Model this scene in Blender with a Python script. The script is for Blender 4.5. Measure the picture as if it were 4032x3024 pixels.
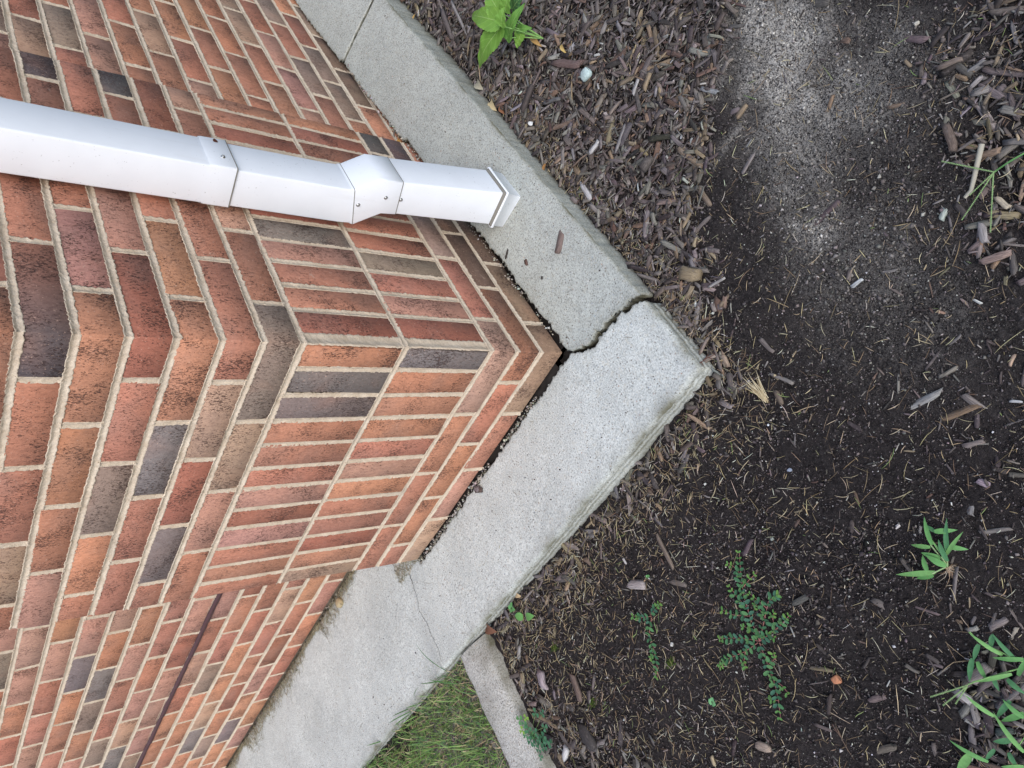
import bpy, bmesh, math, random
import numpy as np
from mathutils import Vector, Matrix, geometry

random.seed(11)
rng = np.random.default_rng(7)
scn = bpy.context.scene
for o in list(bpy.data.objects):
    bpy.data.objects.remove(o)
col = scn.collection

# ------------------------------------------------------------------ camera
CAM = np.array([-0.89226, -0.82508, 1.17713])
AX = np.array([[-0.44623288, -0.46644236, -0.76374586],      # picture right
               [-0.72024312, 0.69371585, -0.00285736],       # picture down
               [0.5311554, 0.54880765, -0.64551073]])        # view direction
cd = bpy.data.cameras.new("camera")
cam = bpy.data.objects.new("camera", cd)
col.objects.link(cam)
m3 = Matrix((AX[0], -AX[1], -AX[2])).transposed()
cam.matrix_world = Matrix.Translation(Vector(CAM)) @ m3.to_4x4()
cd.sensor_width = 36.0
cd.lens = 36.0 * 3029.8 / 4032.0
cd.clip_start = 0.01
cd.clip_end = 500.0
scn.camera = cam

# ------------------------------------------------------------------ light
world = bpy.data.worlds.new("World")
scn.world = world
world.use_nodes = True
SUN_EL, SUN_AZ = math.radians(44), math.radians(212)          # azimuth of the sun seen from the corner (x axis = 0)
wn = world.node_tree
wn.nodes.clear()
sky = wn.nodes.new("ShaderNodeTexSky")
sky.sky_type = 'NISHITA'
sky.sun_disc = False
sky.sun_elevation = SUN_EL
sky.sun_rotation = math.radians(90) - SUN_AZ
sky.air_density = 1.0
sky.dust_density = 1.5
sky.ozone_density = 1.0
bg = wn.nodes.new("ShaderNodeBackground")
bg.inputs["Strength"].default_value = 0.15
wo = wn.nodes.new("ShaderNodeOutputWorld")
wn.links.new(sky.outputs[0], bg.inputs[0])
wn.links.new(bg.outputs[0], wo.inputs[0])
sl = bpy.data.lights.new("sun", 'SUN')
sl.energy = 1.4
sl.angle = math.radians(50)
sl.color = (1.0, 0.965, 0.93)
sun = bpy.data.objects.new("sun", sl)
col.objects.link(sun)
sd = Vector((math.cos(SUN_EL) * math.cos(SUN_AZ), math.cos(SUN_EL) * math.sin(SUN_AZ), math.sin(SUN_EL)))
sun.rotation_euler = sd.to_track_quat('Z', 'Y').to_euler()
sun.location = sd * 5
scn.view_settings.view_transform = 'Standard'
scn.view_settings.look = 'None'
scn.view_settings.exposure = 0.70
scn.view_settings.gamma = 1.0
scn.view_settings.use_curve_mapping = False

# ------------------------------------------------------------------ helpers
TAB = np.random.default_rng(3).random((256, 256))


def vn(x, y, s=0):
    """smooth value noise, -1..1"""
    x = np.asarray(x, float) + s * 17.31
    y = np.asarray(y, float) + s * 9.73
    xi = np.floor(x).astype(int); yi = np.floor(y).astype(int)
    fx = x - xi; fy = y - yi
    fx = fx * fx * (3 - 2 * fx); fy = fy * fy * (3 - 2 * fy)
    a = TAB[xi & 255, yi & 255]; b = TAB[(xi + 1) & 255, yi & 255]
    c_ = TAB[xi & 255, (yi + 1) & 255]; d = TAB[(xi + 1) & 255, (yi + 1) & 255]
    return 2 * ((a * (1 - fx) + b * fx) * (1 - fy) + (c_ * (1 - fx) + d * fx) * fy) - 1


def sp(t, k=0.05):
    """soft positive part"""
    t = np.asarray(t, float)
    return np.where(t > 8 * k, t, k * np.log1p(np.exp(np.minimum(t / k, 30))))


def sm(a, b, t):
    t = np.clip((np.asarray(t, float) - a) / (b - a), 0, 1)
    return t * t * (3 - 2 * t)


def ground_h(x, y):
    x = np.asarray(x, float); y = np.asarray(y, float)
    h = -0.050 + 0.034 * sp(x) + 0.016 * sm(0.0, 0.7, y)
    h = h + 0.006 * vn(x * 5, y * 5, 1) + 0.003 * vn(x * 14, y * 14, 2)
    return h


def ray(u, v):
    """direction through a point of the picture (2212 x 1659 scale)"""
    u = u * 4032 / 2212.0; v = v * 4032 / 2212.0
    d = AX.T @ np.array([(u - 2016) / 3029.8, (v - 1512) / 3029.8, 1.0])
    return d


def gp(u, v, lift=0.0):
    """the spot on the ground that stands at that point of the photograph"""
    d = ray(u, v)
    z = -0.04
    for _ in range(8):
        t = (z - CAM[2]) / d[2]
        p = CAM + t * d
        z = float(ground_h(p[0], p[1])) + lift
    return Vector(p)


def zp(u, v, z):
    d = ray(u, v)
    return Vector(CAM + (z - CAM[2]) / d[2] * d)


def to_pix(p):
    q = AX @ (np.array(p) - CAM)
    return 2016 + 3029.8 * q[0] / q[2], 1512 + 3029.8 * q[1] / q[2], q[2]


def in_view(p, m=60):
    u, v, w = to_pix(p)
    return w > 0 and -m < u < 4032 + m and -m < v < 3024 + m


def mesh_np(name, V, F, mat=None, parent=None, C=None, LC=None, smooth=False):
    """V (n,3), F (m,3) or list of polygons -> one mesh object"""
    me = bpy.data.meshes.new(name)
    V = np.asarray(V, np.float32)
    if isinstance(F, np.ndarray):
        k = F.shape[1]
        me.vertices.add(len(V)); me.vertices.foreach_set("co", V.ravel())
        me.loops.add(F.size); me.loops.foreach_set("vertex_index", F.astype(np.int32).ravel())
        me.polygons.add(len(F))
        me.polygons.foreach_set("loop_start", np.arange(0, F.size, k, dtype=np.int32))
        try:
            me.polygons.foreach_set("loop_total", np.full(len(F), k, np.int32))
        except Exception:
            pass
        me.update(calc_edges=True)
    else:
        me.from_pydata([tuple(v) for v in V], [], F)
    if C is not None:
        C = np.asarray(C, np.float32)
        if C.ndim == 1:
            C = np.tile(C, (len(V), 1))
        if C.shape[1] == 3:
            C = np.concatenate([C, np.ones((len(C), 1), np.float32)], 1)
        a = me.attributes.new("col", 'FLOAT_COLOR', 'POINT')
        a.data.foreach_set("color", C.ravel())
    if LC is not None:
        a = me.attributes.new("lc", 'FLOAT_VECTOR', 'POINT')
        a.data.foreach_set("vector", np.asarray(LC, np.float32).ravel())
    if smooth:
        me.polygons.foreach_set("use_smooth", np.ones(len(me.polygons), bool))
    me.validate(clean_customdata=False)
    o = bpy.data.objects.new(name, me)
    col.objects.link(o)
    if mat:
        me.materials.append(mat)
    if parent is not None:
        o.parent = parent
    return o


def empty(name, loc=(0, 0, 0)):
    o = bpy.data.objects.new(name, None)
    o.empty_display_size = 0.02
    o.location = loc
    col.objects.link(o)
    return o


def tag(o, label=None, cat=None, group=None, kind=None):
    if label: o["label"] = label
    if cat: o["category"] = cat
    if group: o["group"] = group
    if kind: o["kind"] = kind
    return o


def keep(child, parent):
    """parent a mesh whose coordinates are in world space"""
    child.parent = parent
    child.matrix_parent_inverse = Matrix.Translation(-Vector(parent.location))


class Acc:
    """collects meshes into one"""
    def __init__(self):
        self.V = []; self.F = []; self.C = []; self.L = []; self.n = 0

    def add(self, V, F, C=None, L=None):
        V = np.asarray(V, float); F = np.asarray(F, int)
        self.V.append(V); self.F.append(F + self.n)
        C = np.asarray(C if C is not None else (0.5, 0.5, 0.5, 1), float)
        if C.ndim == 1: C = np.tile(C, (len(V), 1))
        if C.shape[1] == 3: C = np.concatenate([C, np.ones((len(C), 1))], 1)
        self.C.append(C)
        self.L.append(np.asarray(L, float) if L is not None else np.zeros((len(V), 3)))
        self.n += len(V)

    def build(self, name, mat, parent=None, smooth=False):
        return mesh_np(name, np.concatenate(self.V), np.concatenate(self.F), mat, parent,
                       np.concatenate(self.C), np.concatenate(self.L), smooth)


def grid_tris(nu, nv, off=0, wrap=False):
    i = np.arange(nu - 1)[:, None]; j = np.arange(nv if wrap else nv - 1)[None, :]
    a = i * nv + j; b = a + nv
    j2 = (j + 1) % nv if wrap else j + 1
    a2 = i * nv + j2; b2 = a2 + nv
    f1 = np.stack([a, b, b2], -1).reshape(-1, 3); f2 = np.stack([a, b2, a2], -1).reshape(-1, 3)
    return np.concatenate([f1, f2]) + off


def scatter(acc, templates, pos, yaw, pitch, roll, size, colr, jitter=0.0):
    """instances of small templates joined into one mesh"""
    n = len(pos)
    which = rng.integers(0, len(templates), n)
    cy, sy = np.cos(yaw), np.sin(yaw); cp, sp_ = np.cos(pitch), np.sin(pitch); cr, sr = np.cos(roll), np.sin(roll)
    for k, (TV, TF) in enumerate(templates):
        idx = np.where(which == k)[0]
        if not len(idx): continue
        P = TV[None] * size[idx][:, None, :]
        LC = P + rng.random((len(idx), 1, 3)) * 3
        if jitter:
            P = P + rng.normal(0, 1, P.shape) * jitter * size[idx][:, None, :]
        x, y, z = P[..., 0], P[..., 1], P[..., 2]
        a = cr[idx][:, None]; b = sr[idx][:, None]
        y, z = y * a - z * b, y * b + z * a
        a = cp[idx][:, None]; b = sp_[idx][:, None]
        x, z = x * a - z * b, x * b + z * a
        a = cy[idx][:, None]; b = sy[idx][:, None]
        x, y = x * a - y * b, x * b + y * a
        V = np.stack([x, y, z], -1) + pos[idx][:, None, :]
        nv = len(TV)
        F = TF[None] + (np.arange(len(idx)) * nv)[:, None, None]
        C = np.repeat(colr[idx], nv, 0)
        acc.add(V.reshape(-1, 3), F.reshape(-1, 3), C, LC.reshape(-1, 3))


# ------------------------------------------------------------------ materials
def new_mat(name):
    m = bpy.data.materials.new(name)
    m.use_nodes = True
    nt = m.node_tree
    nt.nodes.clear()
    out = nt.nodes.new("ShaderNodeOutputMaterial")
    b = nt.nodes.new("ShaderNodeBsdfPrincipled")
    nt.links.new(b.outputs[0], out.inputs[0])
    return m, nt, b


class N:
    def __init__(s, nt): s.nt = nt

    def n(s, t, **kw):
        x = s.nt.nodes.new(t)
        for k, v in kw.items(): setattr(x, k, v)
        return x

    def l(s, a, b): s.nt.links.new(a, b)

    def attr(s, name):
        return s.n("ShaderNodeAttribute", attribute_name=name)

    def mapping(s, vec, scale=(1, 1, 1), loc=None):
        m = s.n("ShaderNodeMapping")
        m.inputs["Scale"].default_value = scale
        s.l(vec, m.inputs["Vector"])
        return m.outputs[0]

    def noise(s, vec, scale, detail=3, rough=0.55, dist=0.0):
        x = s.n("ShaderNodeTexNoise")
        x.inputs["Scale"].default_value = scale
        x.inputs["Detail"].default_value = detail
        x.inputs["Roughness"].default_value = rough
        x.inputs["Distortion"].default_value = dist
        if vec is not None: s.l(vec, x.inputs["Vector"])
        return x.outputs["Fac"]

    def voro(s, vec, scale, feature='F1'):
        x = s.n("ShaderNodeTexVoronoi", feature=feature)
        x.inputs["Scale"].default_value = scale
        if vec is not None: s.l(vec, x.inputs["Vector"])
        return x

    def ramp(s, fac, stops):
        r = s.n("ShaderNodeValToRGB")
        el = r.color_ramp.elements
        while len(el) < len(stops): el.new(0.5)
        for e, (p, c_) in zip(el, stops):
            e.position = p
            e.color = (c_, c_, c_, 1) if not hasattr(c_, '__len__') else (*c_, 1)
        s.l(fac, r.inputs[0])
        return r.outputs[0]

    def mix(s, fac, a, b, mode='MIX'):
        m = s.n("ShaderNodeMix", data_type='RGBA', blend_type=mode)
        for i, v in ((0, fac), (6, a), (7, b)):
            if hasattr(v, 'is_linked') or hasattr(v, 'links'): s.l(v, m.inputs[i])
            elif i == 0: m.inputs[0].default_value = v
            else: m.inputs[i].default_value = (*v, 1) if len(v) == 3 else v
        return m.outputs[2]

    def math(s, op, a, b=None):
        m = s.n("ShaderNodeMath", operation=op)
        for i, v in ((0, a), (1, b)):
            if v is None: continue
            if hasattr(v, 'links'): s.l(v, m.inputs[i])
            else: m.inputs[i].default_value = v
        return m.outputs[0]

    def bump(s, h, strength, dist, normal=None):
        b = s.n("ShaderNodeBump")
        b.inputs["Strength"].default_value = strength
        b.inputs["Distance"].default_value = dist
        s.l(h, b.inputs["Height"])
        if normal is not None: s.l(normal, b.inputs["Normal"])
        return b.outputs[0]


def mat_brick():
    m, nt, b = new_mat("brick_face")
    k = N(nt)
    at = k.attr("col")
    geo = k.n("ShaderNodeNewGeometry")
    off = k.n("ShaderNodeVectorMath", operation='MULTIPLY_ADD')
    comb = k.n("ShaderNodeCombineXYZ")
    for i in range(3): k.l(at.outputs["Alpha"], comb.inputs[i])
    k.l(comb.outputs[0], off.inputs[0])
    off.inputs[1].default_value = (31.0, 17.0, 23.0)
    k.l(geo.outputs["Position"], off.inputs[2])
    P = off.outputs[0]
    base = at.outputs["Color"]
    # flashing: parts of a brick fired greyer or darker
    fl = k.ramp(k.noise(k.mapping(P, (1, 1, 1.6)), 8, 3, 0.55), [(0.50, 0), (0.68, 0.5)])
    c1 = k.mix(fl, base, k.mix(0.6, base, (0.24, 0.165, 0.135)))
    warm = k.ramp(k.noise(P, 11, 2, 0.5), [(0.54, 0), (0.74, 0.35)])
    c1 = k.mix(warm, c1, k.mix(0.5, base, (0.47, 0.20, 0.11)))
    # fine mottling
    mot = k.noise(k.mapping(P, (1, 1, 0.6)), 150, 5, 0.75)
    c2 = k.mix(k.ramp(mot, [(0.34, 0.65), (0.58, 0.0)]), c1, k.mix(0.5, c1, (0.05, 0.02, 0.018)))
    # drag marks: short upright dark strokes
    st = k.noise(k.mapping(P, (1, 1, 0.46)), 420, 3, 0.72, 0.8)
    dens = k.noise(P, 16, 2, 0.5)
    stf = k.math('ADD', st, k.math('MULTIPLY', k.math('SUBTRACT', dens, 0.5), 0.42))
    stm = k.ramp(stf, [(0.575, 0), (0.625, 0.85)])
    c3 = k.mix(stm, c2, (0.060, 0.030, 0.025))
    pale = k.ramp(k.noise(P, 300, 2, 0.5), [(0.64, 0), (0.72, 0.5)])
    c4 = k.mix(pale, c3, (0.55, 0.36, 0.27))
    efl = k.ramp(k.noise(P, 24, 4, 0.7, 0.6), [(0.68, 0), (0.80, 0.55)])
    c5 = k.mix(efl, c4, (0.56, 0.44, 0.35))
    k.l(c5, b.inputs["Base Color"])
    b.inputs["Roughness"].default_value = 0.92
    b.inputs["Specular IOR Level"].default_value = 0.25
    h = k.math('SUBTRACT', k.math('MULTIPLY', mot, 0.6), stm)
    k.l(k.bump(h, 0.8, 0.0018), b.inputs["Normal"])
    return m


def mat_mortar():
    m, nt, b = new_mat("mortar_sand")
    k = N(nt)
    geo = k.n("ShaderNodeNewGeometry")
    P = geo.outputs["Position"]
    n1 = k.noise(P, 30, 3, 0.6)
    n2 = k.noise(P, 420, 3, 0.65)
    c = k.ramp(n1, [(0.3, (0.50, 0.40, 0.295)), (0.7, (0.65, 0.55, 0.43))])
    c = k.mix(k.ramp(n2, [(0.3, 0.35), (0.6, 0)]), c, (0.24, 0.175, 0.12))
    c = k.mix(k.ramp(k.noise(P, 7, 3, 0.6), [(0.58, 0), (0.72, 0.4)]), c, (0.30, 0.26, 0.21))
    k.l(c, b.inputs["Base Color"])
    b.inputs["Roughness"].default_value = 0.95
    b.inputs["Specular IOR Level"].default_value = 0.2
    k.l(k.bump(n2, 0.7, 0.0014), b.inputs["Normal"])
    return m


def mat_concrete(name, tint, dirt=0.5, spk=1.0):
    m, nt, b = new_mat(name)
    k = N(nt)
    geo = k.n("ShaderNodeNewGeometry")
    P = geo.outputs["Position"]
    at = k.attr("col")                       # r: darkening: edge grime, shade painted on crack walls, darker curb flank
    big = k.noise(P, 5, 4, 0.6)
    mid = k.noise(P, 38, 3, 0.6)
    fine = k.noise(P, 300, 3, 0.7)
    t = Vector(tint)
    c = k.ramp(big, [(0.3, tuple(t * 0.80)), (0.7, tuple(t * 1.08))])
    c = k.mix(k.ramp(mid, [(0.35, 0.38), (0.65, 0)]), c, tuple(t * 0.66))
    c = k.mix(k.ramp(fine, [(0.37, 0.80 * spk), (0.50, 0)]), c, tuple(t * 0.42))
    c = k.mix(k.ramp(fine, [(0.55, 0), (0.66, 0.5 * spk)]), c, tuple(min(0.8, q * 1.35) for q in t))
    tan = k.noise(P, 130, 3, 0.6)
    c = k.mix(k.ramp(tan, [(0.55, 0), (0.70, 0.35)]), c, (t[0] * 0.86, t[1] * 0.74, t[2] * 0.60))
    vo = k.voro(P, 165)
    spots = k.math('MULTIPLY', k.ramp(vo.outputs["Distance"], [(0.18, 1), (0.30, 0)]),
                   k.ramp(k.noise(P, 90, 1, 0.5), [(0.44, 0), (0.56, 0.95 * spk)]))
    sc = k.n("ShaderNodeSeparateColor"); k.l(vo.outputs["Color"], sc.inputs[0])
    agg = k.ramp(sc.outputs[0], [(0.0, (0.07, 0.06, 0.055)), (0.5, (0.19, 0.155, 0.12)), (0.72, (0.62, 0.60, 0.56)), (0.9, (0.20, 0.25, 0.31)), (1.0, (0.40, 0.24, 0.16))])
    c = k.mix(spots, c, agg)
    stain = k.ramp(k.noise(P, 9, 5, 0.7, 0.8), [(0.56, 0), (0.72, dirt)])
    c = k.mix(stain, c, (0.20, 0.185, 0.145))
    sa = k.n("ShaderNodeSeparateColor"); k.l(at.outputs["Color"], sa.inputs[0])
    gr = k.math('MULTIPLY', sa.outputs[0], k.ramp(k.noise(P, 55, 4, 0.7), [(0.3, 0.7), (0.6, 1.0)]))
    c = k.mix(gr, c, (0.115, 0.108, 0.07))
    k.l(c, b.inputs["Base Color"])
    b.inputs["Roughness"].default_value = 0.93
    b.inputs["Specular IOR Level"].default_value = 0.2
    hh = k.math('ADD', k.math('MULTIPLY', fine, 0.8), k.math('MULTIPLY', mid, 1.2))
    k.l(k.bump(hh, 0.5, 0.0016), b.inputs["Normal"])
    return m


def mat_soil():
    m, nt, b = new_mat("soil")
    k = N(nt)
    geo = k.n("ShaderNodeNewGeometry")
    P = geo.outputs["Position"]
    at = k.attr("col")                       # r: dry pale dust on the bare earth
    sa = k.n("ShaderNodeSeparateColor"); k.l(at.outputs["Color"], sa.inputs[0])
    n0 = k.noise(P, 9, 3, 0.6)
    n1 = k.noise(P, 150, 5, 0.8)
    n2 = k.noise(P, 480, 3, 0.75)
    c = k.ramp(n1, [(0.32, (0.008, 0.0065, 0.0065)), (0.52, (0.030, 0.025, 0.024)), (0.75, (0.080, 0.068, 0.064))])
    c = k.mix(k.ramp(n0, [(0.45, 0), (0.7, 0.6)]), c, (0.046, 0.038, 0.035))
    c = k.mix(k.ramp(n2, [(0.62, 0), (0.72, 0.8)]), c, (0.12, 0.10, 0.088))
    dusty = k.math('MULTIPLY', sa.outputs[0], k.ramp(k.math('ADD', k.math('MULTIPLY', n2, 0.6), k.math('MULTIPLY', n1, 0.5)), [(0.50, 0.0), (0.585, 1.0)]))
    c = k.mix(dusty, c, (0.62, 0.58, 0.51))
    k.l(c, b.inputs["Base Color"])
    b.inputs["Roughness"].default_value = 0.95
    b.inputs["Specular IOR Level"].default_value = 0.15
    hh = k.math('ADD', k.math('MULTIPLY', n2, 0.5), n1)
    k.l(k.bump(hh, 1.0, 0.007), b.inputs["Normal"])
    return m


def mat_wood():
    m, nt, b = new_mat("weathered_wood")
    k = N(nt)
    at = k.attr("col"); lc = k.attr("lc")
    g = k.noise(k.mapping(lc.outputs["Vector"], (60, 700, 700)), 1.0, 3, 0.6)
    c = k.mix(k.ramp(g, [(0.32, 0.8), (0.6, 0)]), at.outputs["Color"], k.mix(0.72, at.outputs["Color"], (0.012, 0.009, 0.008)))
    c = k.mix(k.ramp(k.noise(lc.outputs["Vector"], 180, 2), [(0.55, 0), (0.75, 0.35)]), c, (0.20, 0.17, 0.155))
    k.l(c, b.inputs["Base Color"])
    b.inputs["Roughness"].default_value = 0.85
    b.inputs["Specular IOR Level"].default_value = 0.3
    k.l(k.bump(g, 0.6, 0.0008), b.inputs["Normal"])
    return m


def mat_attr(name, rough=0.8, spec=0.3, noise_scale=300, amount=0.35, trans=0.0):
    m, nt, b = new_mat(name)
    k = N(nt)
    at = k.attr("col")
    geo = k.n("ShaderNodeNewGeometry")
    nn = k.noise(geo.outputs["Position"], noise_scale, 3, 0.6)
    c = k.mix(k.ramp(nn, [(0.35, amount), (0.65, 0)]), at.outputs["Color"], k.mix(0.5, at.outputs["Color"], (0.01, 0.01, 0.008)))
    k.l(c, b.inputs["Base Color"])
    b.inputs["Roughness"].default_value = rough
    b.inputs["Specular IOR Level"].default_value = spec
    if trans:
        tr = k.n("ShaderNodeBsdfTranslucent")
        k.l(k.mix(0.3, c, (0.25, 0.45, 0.05)), tr.inputs[0])
        ms = k.n("ShaderNodeMixShader")
        ms.inputs[0].default_value = trans
        k.l(b.outputs[0], ms.inputs[1]); k.l(tr.outputs[0], ms.inputs[2])
        out = [n_ for n_ in nt.nodes if n_.type == 'OUTPUT_MATERIAL'][0]
        k.l(ms.outputs[0], out.inputs[0])
    k.l(k.bump(nn, 0.3, 0.0006), b.inputs["Normal"])
    return m


def mat_leaf():
    m, nt, b = new_mat("broad_leaf")
    k = N(nt)
    at = k.attr("col"); lc = k.attr("lc")
    sx = k.n("ShaderNodeSeparateXYZ"); k.l(lc.outputs["Vector"], sx.inputs[0])
    av = k.math('ABSOLUTE', sx.outputs[1])
    rib = k.ramp(av, [(0.0, 0.85), (0.05, 0.0)])
    w = k.math('FRACT', k.math('MULTIPLY', k.math('SUBTRACT', sx.outputs[0], k.math('MULTIPLY', av, 0.35)), 6.0))
    side = k.ramp(k.math('ABSOLUTE', k.math('SUBTRACT', w, 0.5)), [(0.0, 0.5), (0.09, 0.0)])
    c = k.mix(rib, at.outputs["Color"], (0.42, 0.62, 0.20))
    c = k.mix(side, c, (0.32, 0.56, 0.13))
    geo = k.n("ShaderNodeNewGeometry")
    nn = k.noise(geo.outputs["Position"], 70, 3, 0.6)
    c = k.mix(k.ramp(nn, [(0.35, 0.4), (0.7, 0)]), c, k.mix(0.45, c, (0.02, 0.08, 0.008)))
    k.l(c, b.inputs["Base Color"])
    b.inputs["Roughness"].default_value = 0.55
    b.inputs["Specular IOR Level"].default_value = 0.3
    tr = k.n("ShaderNodeBsdfTranslucent"); k.l(c, tr.inputs[0])
    ms = k.n("ShaderNodeMixShader"); ms.inputs[0].default_value = 0.25
    k.l(b.outputs[0], ms.inputs[1]); k.l(tr.outputs[0], ms.inputs[2])
    out = [n_ for n_ in nt.nodes if n_.type == 'OUTPUT_MATERIAL'][0]
    k.l(ms.outputs[0], out.inputs[0])
    k.l(k.bump(k.math('SUBTRACT', 1.0, k.math('MAXIMUM', rib, side)), 0.5, 0.0015), b.inputs["Normal"])
    return m


def mat_plain(name, c, rough, spec=0.5, metal=0.0, marks=None):
    m, nt, b = new_mat(name)
    k = N(nt)
    geo = k.n("ShaderNodeNewGeometry")
    P = geo.outputs["Position"]
    t = Vector(c)
    cc = k.ramp(k.noise(P, 14, 3, 0.6), [(0.3, tuple(t * 0.95)), (0.7, tuple(t))])
    if marks:
        sp_ = k.ramp(k.noise(P, 260, 2, 0.5, 0.5), [(0.715, 0), (0.74, 0.7)])
        lo = k.ramp(k.noise(P, 4, 2), [(0.45, 0.25), (0.6, 1.0)])
        cc = k.mix(k.math('MULTIPLY', sp_, lo), cc, marks)
        cc = k.mix(k.ramp(k.noise(k.mapping(P, (1, 1, 0.15)), 40, 4, 0.7), [(0.6, 0), (0.8, 0.16)]), cc, (0.45, 0.42, 0.36))
    k.l(cc, b.inputs["Base Color"])
    b.inputs["Roughness"].default_value = rough
    b.inputs["Specular IOR Level"].default_value = spec
    b.inputs["Metallic"].default_value = metal
    k.l(k.bump(k.noise(P, 25, 2), 0.05, 0.002), b.inputs["Normal"])
    return m


M_BRICK = mat_brick()
M_MORTAR = mat_mortar()
M_SLAB = mat_concrete("concrete_slab", (0.575, 0.595, 0.555), 0.12)
M_SLAB2 = mat_concrete("concrete_slab_darker", (0.43, 0.445, 0.405), 0.30, 1.0)  # darker tint and more stain, for the slabs along the downspout wall
M_CURB = mat_concrete("concrete_curb", (0.50, 0.49, 0.445), 0.45, 1.4)
M_SOIL = mat_soil()
M_WOOD = mat_wood()
M_STRAW = mat_attr("dry_straw", 0.8, 0.25, 200, 0.3)
M_CRUMB = mat_attr("soil_crumb", 0.95, 0.15, 500, 0.4)
M_GRASS = mat_attr("grass_blade", 0.55, 0.35, 150, 0.3, 0.2)
M_LEAF = mat_leaf()
M_SMALL = mat_attr("small_leaf", 0.6, 0.3, 200, 0.3, 0.12)
M_STONE = mat_attr("stone", 0.85, 0.3, 260, 0.5)
M_WHITE = mat_plain("white_aluminium", (0.78, 0.81, 0.85), 0.38, 0.4, 0.0, (0.10, 0.09, 0.08))
M_STEEL = mat_plain("screw_steel", (0.42, 0.42, 0.41), 0.35, 0.5, 0.9)
M_RUST = mat_plain("rust_hole", (0.10, 0.035, 0.02), 0.9, 0.2)
M_SEAL = mat_plain("dirty_sealant", (0.20, 0.19, 0.165), 0.9, 0.2)
M_FLASH = mat_plain("brown_flashing", (0.075, 0.032, 0.032), 0.55, 0.35)
M_DARK = mat_plain("dirt_bedding", (0.035, 0.03, 0.027), 0.95, 0.1)

# ------------------------------------------------------------------ ground
STEP = 0.006
fx = np.arange(-1.20, 1.50, STEP); fy = np.arange(-1.10, 1.72, STEP)
ext = np.array([0.06, 0.2, 0.5, 1.2, 3, 8, 25, 80])
gx = np.concatenate([fx[0] - ext[::-1], fx, fx[-1] + ext]); gy = np.concatenate([fy[0] - ext[::-1], fy, fy[-1] + ext])
X, Y = np.meshgrid(gx, gy, indexing='ij')
Z = ground_h(np.clip(X, -2, 2), np.clip(Y, -2, 2))
Z = Z + 0.0022 * vn(X * 60, Y * 60, 5) + 0.0016 * vn(X * 130, Y * 130, 6)
V = np.stack([X, Y, Z], -1).reshape(-1, 3)


def blob(x, y, cx, cy, sx, sy, rot=0.0):
    c_, s_ = math.cos(rot), math.sin(rot)
    dx, dy = x - cx, y - cy
    a = (dx * c_ + dy * s_) / sx; b = (-dx * s_ + dy * c_) / sy
    return np.exp(-(a * a + b * b))


def dust_f(x, y):
    wx = x + 0.03 * vn(x * 14, y * 14, 8); wy = y + 0.03 * vn(x * 14, y * 14, 9)
    d = 1.7 * blob(wx, wy, 0.060, -0.745, 0.085, 0.060) + 0.85 * blob(wx, wy, -0.015, -0.67, 0.05, 0.05) + 0.60 * blob(wx, wy, -0.12, -0.73, 0.15, 0.09, 0.6) \
        + 0.48 * blob(wx, wy, -0.10, -0.62, 0.16, 0.07, -0.5) + 0.75 * blob(wx, wy, -0.235, -0.53, 0.035, 0.02, 0.5) + 0.45 * blob(wx, wy, 0.02, -0.555, 0.025, 0.08) \
        + 0.22 * blob(wx, wy, -0.35, -0.55, 0.2, 0.12) + 0.6 * blob(wx, wy, 0.14, -0.60, 0.03, 0.06)
    return np.clip(d * (0.8 + 0.35 * vn(x * 30, y * 30, 10)), 0, 1)


dust = dust_f(V[:, 0], V[:, 1])
nx, ny = len(gx), len(gy)
ii, jj = np.meshgrid(np.arange(nx - 1), np.arange(ny - 1), indexing='ij')
cx_ = gx[ii] ; cy_ = gy[jj]
hole = (cx_ > -0.16) & (cy_ > -0.12) & (cx_ < 5) & (cy_ < 5)
a = (ii * ny + jj)[~hole]
F = np.stack([a, a + ny, a + ny + 1, a + 1], -1)
used = np.unique(F)
mp = np.full(len(V), -1); mp[used] = np.arange(len(used))
ground = mesh_np("ground", V[used], mp[F], M_SOIL, None,
                 np.stack([dust, dust, dust, np.ones_like(dust)], -1)[used], None, True)
tag(ground, kind="structure")

# lawn earth beyond the curb, a little higher than the bed
lx = np.arange(-2.4, -0.27, 0.012); ly = np.arange(0.835, 3.4, 0.012)
X, Y = np.meshgrid(lx, ly, indexing='ij')
Z = -0.030 + 0.006 * vn(X * 9, Y * 9, 21) + 0.003 * vn(X * 40, Y * 40, 22)
lawn_earth = mesh_np("lawn_ground", np.stack([X, Y, Z], -1).reshape(-1, 3), grid_tris(len(lx), len(ly)), M_SOIL, None,
                     np.tile([0.45, 0.45, 0.45, 1.0], (X.size, 1)), None, True)
tag(lawn_earth, kind="structure")

# ------------------------------------------------------------------ brick building
CO = 0.0677333
J = 0.0095
WL, WR = 0.795, 0.813            # widths of the pier on its two faces
DL, DR = 0.203, 0.010            # how far the walls beside it stand back
PAL = {
    'O': (0.52, 0.235, 0.135), 'R': (0.455, 0.198, 0.128), 'P': (0.465, 0.240, 0.175), 'D': (0.36, 0.140, 0.092),
    'B': (0.29, 0.205, 0.155), 'G': (0.225, 0.180, 0.168), 'T': (0.45, 0.285, 0.190), 'K': (0.120, 0.100, 0.099), 'S': (0.165, 0.112, 0.080),
}


def brick_col(code):
    b = np.array(PAL[code])
    b = b * (1 + rng.normal(0, 0.07)) * (1 + rng.normal(0, 0.03, 3))
    return np.array([*np.clip(b, 0.02, 0.7), rng.random()])


def rnd_code():
    return random.choices('ORPDBTG', [24, 38, 20, 8, 4, 4, 1.5])[0]


BV = 0.0022


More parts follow.
